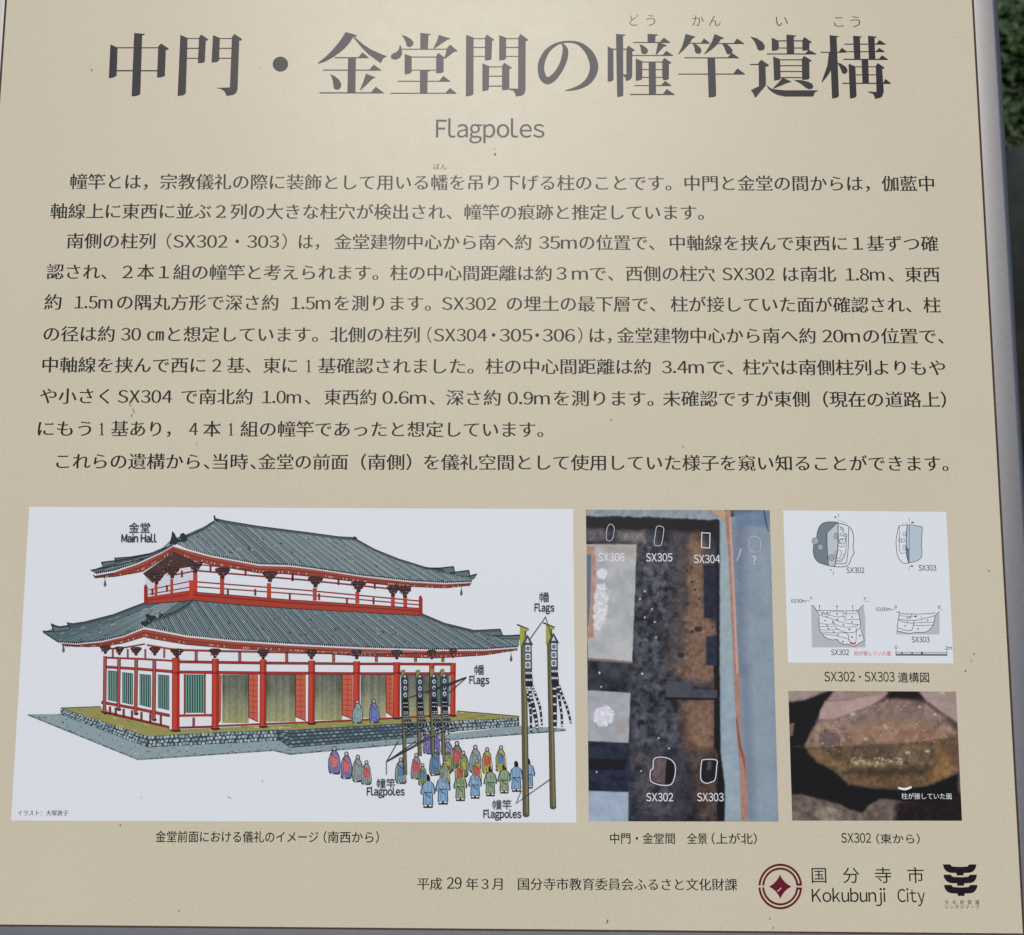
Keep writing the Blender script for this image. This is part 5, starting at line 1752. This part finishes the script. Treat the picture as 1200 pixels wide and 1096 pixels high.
def pit_photo():
    Q = [(923.8, 809.6), (1120.4, 810.6), (1127.4, 962), (928.4, 961.8)]
    r = Raster(Q, 205, 158, 40)
    T = tr(910, 780, 4.983)
    full = [(800, 700), (1300, 700), (1300, 1100), (800, 1100)]
    r.fill(full, (116, 92, 86), noise=12, nsc=20)
    r.fill(T([(60, 140), (330, 140), (260, 220), (160, 205), (60, 215)]), (156, 134, 128), soft=1.5, noise=16, nsc=8)
    r.fill(T([(640, 140), (830, 140), (880, 210), (1060, 335), (1060, 480), (900, 300), (760, 230), (560, 260)]), (76, 64, 60), soft=5, noise=12)
    r.fill(T([(650, 140), (822, 140), (860, 190), (760, 205), (650, 195)]), (40, 32, 32), soft=4, noise=8)
    r.fill(T([(822, 140), (1060, 140), (1060, 335), (960, 268), (875, 205)]), (162, 138, 130), soft=1.4, noise=14, nsc=10)
    # the mound
    r.fill(T([(255, 315), (330, 318), (560, 235), (640, 195), (760, 200), (880, 225), (985, 300), (1060, 400), (1060, 620), (880, 700), (560, 715), (420, 690), (330, 600), (230, 560), (160, 480), (200, 400)]), (126, 104, 92), soft=2.5, rag=1.2, noise=30, nsc=7, col2=(146, 116, 98))
    r.fill(T([(380, 330), (560, 250), (700, 215), (860, 240), (960, 330), (900, 330), (700, 330), (500, 380)]), (122, 106, 100), soft=7, noise=18, a=.6)
    r.fill(T([(430, 380), (620, 330), (850, 320), (950, 380), (960, 430), (700, 450), (450, 465)]), (156, 116, 92), soft=7, noise=26, nsc=6, a=.75)
    r.fill(T([(420, 350), (640, 300), (700, 340), (480, 420)]), (150, 116, 84), soft=6, noise=20, a=.5)
    r.fill(T([(250, 400), (300, 375), (350, 385), (370, 420), (350, 470), (290, 490), (250, 460)]), (104, 86, 86), soft=2.4, noise=10, a=.8)
    # lower face
    low = T([(170, 482), (350, 472), (560, 462), (780, 450), (980, 430), (1060, 420), (1060, 620), (880, 695), (700, 718), (560, 712), (420, 690), (330, 600), (240, 560)])
    r.fill(low, (96, 78, 60), soft=1.3, rag=1.0, noise=24, nsc=6, col2=(108, 90, 66))
    r.fill(T([(360, 470), (700, 455), (690, 540), (440, 540)]), (92, 78, 60), soft=5, noise=18, a=.6)
    r.fill(T([(170, 480), (260, 510), (360, 560), (440, 600), (330, 590), (230, 555)]), (128, 98, 64), soft=4, noise=26, nsc=4, a=.8)
    r.fill(T([(440, 550), (560, 562), (720, 550), (720, 580), (560, 592), (430, 590)]), (146, 124, 88), soft=4, rag=3, noise=46, nsc=3, a=.75)
    for i in range(46):
        x, y = rng.uniform(430, 730), rng.gauss(568, 14)
        r.fill(T(blob(x, y, rng.uniform(3, 9), rng.uniform(2, 5), 7, .3)), rng.choice([(196, 180, 142), (176, 154, 108), (212, 200, 170)]), soft=.8, a=.8)
    r.fill(T([(420, 600), (720, 590), (900, 600), (860, 640), (560, 650), (440, 640)]), (72, 60, 46), soft=3.5, noise=16, a=.8)
    r.fill(T([(430, 640), (620, 655), (850, 650), (860, 690), (640, 705), (480, 690)]), (112, 82, 54), soft=4, noise=26, nsc=4, a=.8)
    r.fill(T([(960, 470), (1010, 500), (1045, 620), (1000, 660), (890, 700), (900, 620), (930, 540)]), (142, 104, 62), soft=6, rag=4, noise=26, nsc=5, a=.9)
    r.fill(T([(720, 470), (860, 460), (900, 480), (880, 520), (760, 530)]), (120, 98, 70), soft=4, noise=30, nsc=4, a=.7)
    r.fill(T([(980, 430), (1060, 400), (1060, 600), (1030, 560), (1000, 480)]), (104, 78, 62), soft=3, a=.8)
    # black gaps
    r.fill(T([(60, 215), (160, 205), (275, 158), (335, 146), (345, 165), (255, 262), (240, 310), (195, 395), (158, 470), (60, 470)]), (26, 22, 23), soft=2, rag=1.0)
    r.fill(T([(72, 340), (105, 335), (95, 410), (72, 415)]), (128, 98, 84), soft=1.2, noise=18)
    r.fill(T([(60, 465), (160, 478), (235, 565), (330, 612), (420, 694), (560, 716), (700, 724), (880, 705), (1060, 630), (1060, 790), (740, 800), (690, 785), (600, 780), (540, 815), (500, 862), (420, 840), (380, 815), (150, 755), (85, 760)]), (24, 20, 21), soft=2.6, rag=1.2, noise=5)
    # pale lobe in front
    r.fill(T([(282, 210), (420, 200), (640, 150), (650, 160), (615, 195), (555, 232), (330, 316), (248, 312), (256, 262)]), (172, 142, 132), soft=1.5, noise=10, nsc=12)
    r.fill(T([(340, 140), (650, 140), (640, 160), (420, 200), (285, 210)]), (150, 126, 118), soft=2, noise=12)
    # bottom
    r.fill(T([(80, 755), (150, 755), (380, 818), (420, 842), (500, 862), (545, 815), (610, 782), (690, 786), (745, 800), (730, 860), (715, 930), (80, 930)]), (106, 92, 84), soft=1.6, rag=1.0, noise=26, nsc=6)
    r.fill(T([(700, 800), (1100, 740), (1100, 930), (690, 930)]), (44, 36, 36), soft=4, noise=8)
    r.fill(T(blob(300, 868, 76, 42, 16, .05)), (134, 118, 104), soft=1.6, noise=30, nsc=4)
    for i in range(60):
        x, y = rng.uniform(260, 1000), rng.uniform(230, 560)
        r.fill(T(blob(x, y, rng.uniform(3, 8), rng.uniform(2, 5), 7, .2)), rng.choice([(190, 172, 146), (176, 158, 134), (84, 66, 58)]), soft=.8, a=.7)
    for x, y, s in [(446, 284, 17), (632, 350, 12), (640, 365, 12), (520, 430, 12), (880, 500, 16), (765, 508, 15), (835, 242, 11), (925, 286, 11), (968, 158, 15)]:
        r.fill(T(blob(x, y, s, s * .6, 9, .15)), (192, 178, 164), soft=1.0, a=.8)
    g = fbm(r.X, r.Y, 2.2, 177, 2) - .5
    r.c = r.c + (g * 12)[..., None]
    o = r.build('pit_photograph')
    pen = Pen(2)
    pen.stroke(T([(710, 714), (750, 722), (788, 709)]), [2.2, 2.8, 2.4], (222, 222, 224), 5)
    pen.build('contact_mark', o)
    caption([('柱が接していた面', 1056.5, 1115.6)], 936, 7.8, o, (208, 208, 210), ox=.006, oy=.004)
    pen = Pen(2)
    for pts in (T(blob(308, 432, 60, 58, 18, .04)), ):
        for i in range(0, len(pts), 2):
            pen.stroke([pts[i], pts[(i + 1) % len(pts)]], .6, (60, 48, 46))
    pen.stroke(T([(460, 465), (455, 500), (430, 540), (418, 556)]), .6, (50, 40, 36), 4)
    pen.build('pit_outline', o)
pit_photo()

# ------------------------------------------------------------------ plan and section drawing
draw = sheet('section_drawing', [(917.8, 598.2), (1108.8, 600.0), (1117.4, 777.6), (923.4, 776.6)], (211, 216, 220))
SL = (72, 78, 90)
def plans():
    f = tr(915, 595, 12)
    pen = Pen(2)
    pen.face(f([(800, 205), (690, 200), (600, 215), (545, 265), (515, 340), (505, 420), (460, 520), (455, 600), (470, 690), (520, 760), (600, 795), (670, 815), (660, 700), (645, 480), (650, 355), (740, 265)]), (112, 124, 130))
    pen.face(f([(795, 215), (740, 268), (652, 355), (648, 480), (660, 700), (672, 812), (752, 826), (790, 620), (800, 400)]), (180, 190, 196))
    pen.up()
    for q in (blob(485, 470, 50, 48, 12, .08), blob(556, 556, 42, 44, 12, .08), blob(780, 400, 34, 44, 10, .08), blob(712, 705, 42, 44, 10, .08)):
        pen.face(f(q), (158, 162, 166))
    pen.face(f([(745, 610), (795, 600), (770, 740), (740, 720)]), (166, 166, 174))
    pen.up()
    for q in (blob(485, 470, 50, 48, 12, .05), blob(556, 556, 42, 44, 12, .05), blob(780, 400, 34, 44, 10, .05), blob(712, 705, 42, 44, 10, .05)):
        pen.stroke(f(q), .45, SL, 0, True)
    pen.stroke(f([(805, 205), (690, 200), (600, 215), (545, 265), (515, 340), (505, 420)]), .8, SL, 3)
    pen.stroke(f([(462, 520), (455, 600), (470, 690), (520, 760), (600, 795), (680, 818), (780, 832), (880, 832), (940, 815), (970, 770), (1000, 690), (1030, 640), (1015, 560), (1025, 470), (1020, 390), (1000, 320), (955, 265), (880, 235), (805, 218)]), .8, SL, 3)
    pen.stroke(f([(650, 355), (648, 480), (660, 700), (670, 812)]), .9, SL, 3)
    pen.stroke(f([(650, 355), (800, 212)]), .5, SL)
    pen.stroke(f([(803, 210), (806, 400), (798, 600), (775, 740), (755, 826)]), 1.1, SL, 3)
    pen.stroke(f([(955, 280), (952, 420), (945, 600), (930, 720), (910, 785), (775, 788)]), .8, SL, 3)
    pen.stroke(f([(920, 430), (915, 600), (890, 700), (840, 760), (780, 745)]), .6, SL, 3)
    pen.stroke(f([(820, 260), (850, 280), (880, 320), (875, 350), (830, 370), (860, 400), (905, 380), (930, 400), (900, 440), (830, 440), (820, 500), (880, 510), (905, 480), (910, 440)]), .6, SL, 2)
    pen.stroke(f([(815, 540), (860, 555), (900, 530)]), .6, SL, 2)
    pen.stroke(f([(815, 600), (845, 610), (850, 660), (820, 710), (790, 720)]), .6, SL, 2)
    pen.stroke(f([(870, 640), (890, 660), (860, 720), (800, 745)]), .5, SL, 2)
    for q in (blob(860, 300, 24, 20, 8, .1), blob(905, 385, 24, 24, 8, .1), blob(845, 470, 26, 24, 8, .1)):
        pen.stroke(f(q), .45, SL, 0, True)
    for i in range(5):
        pen.stroke(f([(800 + i * 28, 170 + i * 11), (818 + i * 28, 178 + i * 11)]), .4, SL)
    pen.stroke(f([(812, 88), (806, 135)]), .6, SL)
    pen.face(f([(748, 122), (785, 128), (780, 146), (755, 140)]), SL)
    pen.stroke(f([(740, 895), (738, 945)]), .6, SL)
    pen.face(f([(685, 872), (718, 868), (712, 888)]), SL)
    pen.build('plan_drawing', draw)
    f = tr(1030, 595, 12.18)
    pen = Pen(2)
    pen.face(f([(400, 250), (435, 252), (590, 270), (622, 290), (610, 500), (612, 700), (540, 765), (425, 785), (390, 660), (392, 400)]), (176, 188, 198))
    pen.face(f([(395, 560), (385, 650), (400, 730), (425, 785), (428, 600)]), (140, 154, 166))
    pen.up()
    pen.stroke(f([(285, 262), (420, 245), (560, 262), (618, 285), (612, 400), (608, 520), (614, 640), (600, 715), (540, 762), (430, 788), (370, 800), (310, 765), (265, 680), (245, 540), (250, 420), (285, 262)]), .7, SL, 3)
    pen.stroke(f([(405, 248), (392, 400), (392, 640), (425, 788)]), 1.0, SL, 3)
    pen.stroke(f([(435, 255), (432, 500), (430, 785)]), .6, SL)
    pen.stroke(f([(290, 270), (295, 430), (290, 560), (305, 640), (340, 655), (390, 640)]), .5, SL, 3)
    for q in (blob(362, 378, 22, 26, 9, .1), blob(300, 465, 24, 24, 9, .1), blob(345, 470, 22, 26, 9, .1), blob(360, 570, 20, 40, 9, .1)):
        pen.stroke(f(q), .5, SL, 0, True)
    pen.stroke(f([(436, 145), (434, 195)]), .5, SL)
    pen.face(f([(455, 205), (500, 200), (495, 222), (460, 225)]), SL)
    pen.stroke(f([(385, 215), (410, 218)]), .4, SL)
    pen.stroke(f([(330, 228), (350, 224)]), .4, SL)
    pen.stroke(f([(432, 840), (428, 885)]), .5, SL)
    pen.face(f([(448, 825), (488, 825), (484, 850), (452, 842)]), SL)
    pen.build('plan_drawing', draw)
    f = tr(920, 690, 9.23)
    pen = Pen(2)
    pen.face(f([(282, 180), (300, 190), (345, 240), (362, 330), (372, 450), (405, 490), (440, 535), (510, 556), (560, 550), (590, 580), (640, 605), (680, 600), (745, 625), (800, 590), (860, 565), (835, 470), (815, 350), (790, 225), (850, 185), (868, 330), (868, 635), (292, 635)]), (172, 178, 186))
    pen.up()
    for pts, w in [([(285, 178), (310, 190), (345, 245), (365, 290), (372, 440), (405, 485), (430, 525), (510, 556), (560, 548), (590, 580), (640, 605), (680, 598), (745, 625), (800, 590), (860, 562)], .75),
                   ([(345, 235), (520, 238), (720, 240), (800, 225), (830, 188), (855, 182)], .65), ([(785, 225), (812, 340), (820, 440), (858, 562)], .75),
                   ([(370, 285), (500, 325), (640, 370), (806, 390)], .55), ([(370, 250), (470, 280), (560, 305), (640, 300)], .5), ([(375, 375), (450, 385), (520, 380)], .5),
                   ([(640, 345), (720, 332), (806, 335)], .5), ([(510, 345), (560, 395), (680, 420), (790, 395)], .55), ([(510, 345), (545, 420), (640, 470), (750, 472), (812, 420)], .6),
                   ([(378, 410), (520, 412)], .5), ([(385, 440), (450, 450), (580, 440)], .5), ([(410, 470), (520, 478), (640, 475)], .5), ([(415, 490), (560, 510), (700, 550)], .55), ([(640, 470), (685, 500), (690, 560), (720, 580)], .6), ([(770, 420), (770, 500), (765, 575)], .55),
                   ([(410, 245), (430, 280), (460, 310), (490, 245)], .5), ([(625, 240), (630, 290), (650, 325), (670, 245)], .5), ([(670, 270), (770, 270), (775, 240)], .45), ([(500, 250), (620, 250)], .4),
                   ([(372, 180), (372, 232)], .5), ([(562, 180), (562, 235)], .5), ([(732, 185), (732, 260)], .5), ([(225, 132), (272, 132)], .5), ([(862, 138), (905, 138)], .4)]:
        pen.stroke(f(pts), w, SL, 2)
    for x, y in [(455, 262), (560, 275), (650, 268), (725, 305), (565, 333), (435, 345), (725, 362), (632, 392), (455, 397), (468, 432), (695, 440), (525, 468), (570, 498), (725, 525), (810, 508), (625, 572), (400, 275), (372, 188), (562, 188), (732, 190)]:
        pen.face(f(blob(x, y, 9, 10, 6, .3)), (70, 76, 88))
    pen.up()
    pen.face(f([(700, 575), (735, 585), (770, 575), (760, 598), (735, 604), (705, 596)]), (200, 62, 66))
    pen.stroke(f([(765, 590), (750, 615), (775, 650)]), .5, (206, 110, 112))
    pen.build('section_profile', draw)
    f = tr(1015, 695, 10.91)
    pen = Pen(2)
    pen.face(f([(385, 480), (440, 495), (545, 518), (640, 505), (740, 505), (800, 480), (855, 420), (870, 370), (885, 290), (930, 245), (938, 245), (938, 530), (385, 530)]), (174, 180, 188))
    pen.up()
    for pts, w in [([(385, 250), (425, 245), (410, 350), (395, 480), (440, 495), (545, 518), (640, 505), (740, 503), (800, 480), (855, 415), (868, 370), (885, 290), (935, 240)], .75),
                   ([(425, 255), (510, 268), (700, 270), (885, 255)], .65), ([(430, 290), (550, 300), (640, 295)], .5), ([(420, 330), (480, 345), (640, 350), (760, 325), (880, 290)], .6), ([(415, 345), (490, 375), (610, 388)], .6),
                   ([(610, 355), (605, 410), (580, 478), (500, 475), (410, 445)], .65), ([(610, 385), (740, 375), (865, 375)], .55), ([(605, 410), (720, 420), (855, 410)], .55), ([(715, 385), (715, 418)], .4), ([(580, 260), (580, 290), (560, 325)], .5), ([(530, 345), (530, 378)], .5), ([(700, 300), (715, 335)], .5),
                   ([(310, 212), (365, 212)], .5), ([(942, 215), (985, 215)], .4)]:
        pen.stroke(f(pts), w, SL, 2)
    for x, y in [(528, 320), (625, 300), (560, 318), (788, 350), (500, 422), (662, 460), (640, 298)]:
        pen.face(f(blob(x, y, 10, 11, 6, .3)), (70, 76, 88))
    pen.build('section_profile', draw)
    pen = Pen(2)
    pen.face(f([(380, 752), (1035, 754), (1035, 770), (380, 768)]), (196, 190, 208))
    pen.face(f([(380, 784), (1036, 786), (1036, 802), (380, 800)]), (48, 46, 66))
    pen.up()
    pen.stroke(f([(380, 735), (380, 800)]), .6, (58, 56, 74))
    pen.stroke(f([(1034, 740), (1034, 800)]), .6, (58, 56, 74))
    pen.stroke(f([(380, 758), (1034, 760)]), .4, (110, 104, 130))
    pen.stroke(f([(380, 778), (1034, 780)]), .4, (110, 104, 130))
    for k in range(6):
        x = 380 + k * 65.4
        if k % 2 == 0:
            pen.face(f([(x + 65, 760), (x + 90, 760), (x + 90, 778), (x + 65, 778)]), (110, 104, 130))
    pen.face(f([(700, 752), (720, 752), (715, 785), (705, 785)]), (58, 56, 74))
    pen.build('scale_bar', draw)
plans()
CD = (64, 66, 78)
caption([('SX302', 992, 1013)], 671.6, 8.8, draw, CD, ox=.014, oy=.01)
caption([('SX303', 1076.5, 1097.3)], 668.8, 8.8, draw, CD, ox=.014, oy=.01)
caption([('SX302', 974, 995)], 767.8, 8.8, draw, CD, ox=.014, oy=.01)
caption([('SX303', 1068.3, 1089.3)], 752.8, 8.8, draw, CD, ox=.014, oy=.01)
caption([('63.90m', 927.2, 944)], 706.4, 5.8, draw, CD, ox=.014, oy=.01)
caption([('63.60m', 1027, 1043.6)], 716.2, 5.8, draw, CD, ox=.014, oy=.01)
caption([('A', 949.2, 952.0)], 702.4, 4.4, draw, CD, ox=.014, oy=.01)
caption([("A'", 1012, 1015.4)], 703.2, 4.4, draw, CD, ox=.014, oy=.01)
caption([('B', 1048.4, 1051)], 713.0, 4.4, draw, CD, ox=.014, oy=.01)
caption([("B'", 1099.2, 1102.8)], 713.4, 4.4, draw, CD, ox=.014, oy=.01)
caption([('0', 1048.7, 1051.8)], 760.8, 6.0, draw, CD, ox=.014, oy=.01)
caption([('2m', 1107.6, 1115.6)], 761.6, 6.0, draw, CD, ox=.014, oy=.01)
caption([('柱が接していた面', 1001, 1044.2)], 768, 5.9, draw, (192, 76, 84), ox=.01, oy=.006)

# ------------------------------------------------------------------ specks of dirt on the sheet
for x, y, a, b, rot in [(580.2, 181, 2.0, 1.6, .6), (580, 174.5, .6, 2.6, 0), (711.8, 1079.4, 1.0, 5.0, .35), (902, 1076.6, 1.4, 1.0, .8), (906, 1087, 1.3, 1.1, .6), (268, 934, 1.3, .9, .3), (270.8, 935.4, 1.0, .8, 0), (307.8, 915.4, 1.1, .9, 0), (166, 934.5, .8, .7, 0),
                        (141.4, 966.8, 1.3, 1.0, .4), (210, 1067.2, 1.6, 1.0, -.5), (152.5, 474, .8, 4.5, -.2), (156.6, 481.5, .9, 5.0, -.35), (154.6, 487, .7, 2.6, .3), (1158.6, 669, 1.2, .9, 0), (1131, 786.2, 1.4, 1.1, 0), (1138, 774, 1.0, .8, 0), (1141, 766.4, 1.3, 1.0, 0),
                        (800.4, 523.5, 1.2, 1.0, 0), (230.5, 519.8, 1.4, 1.2, 0), (107.6, 82.2, 1.4, 1.6, 0), (716.4, 492, 1.0, .9, 0), (156, 1087.6, 2.6, 1.2, 0), (305.4, 79.6, 1.0, .8, 0), (1178.6, 705, 1.2, 1.0, 0), (618, 935, 1.0, 1.0, 0)]:
    pen = Pen(40)
    dark = (108, 98, 84) if 150 < x < 158 else (78, 72, 64)
    if (x, y) in ((230.5, 519.8), (107.6, 82.2), (305.4, 79.6), (618, 935), (580, 174.5)):
        dark = (158, 150, 132)
    pen.face(blob(x, y, a * .62, b * .62, 9, .25, rot), dark)
    pen.build('dirt_speck', board)
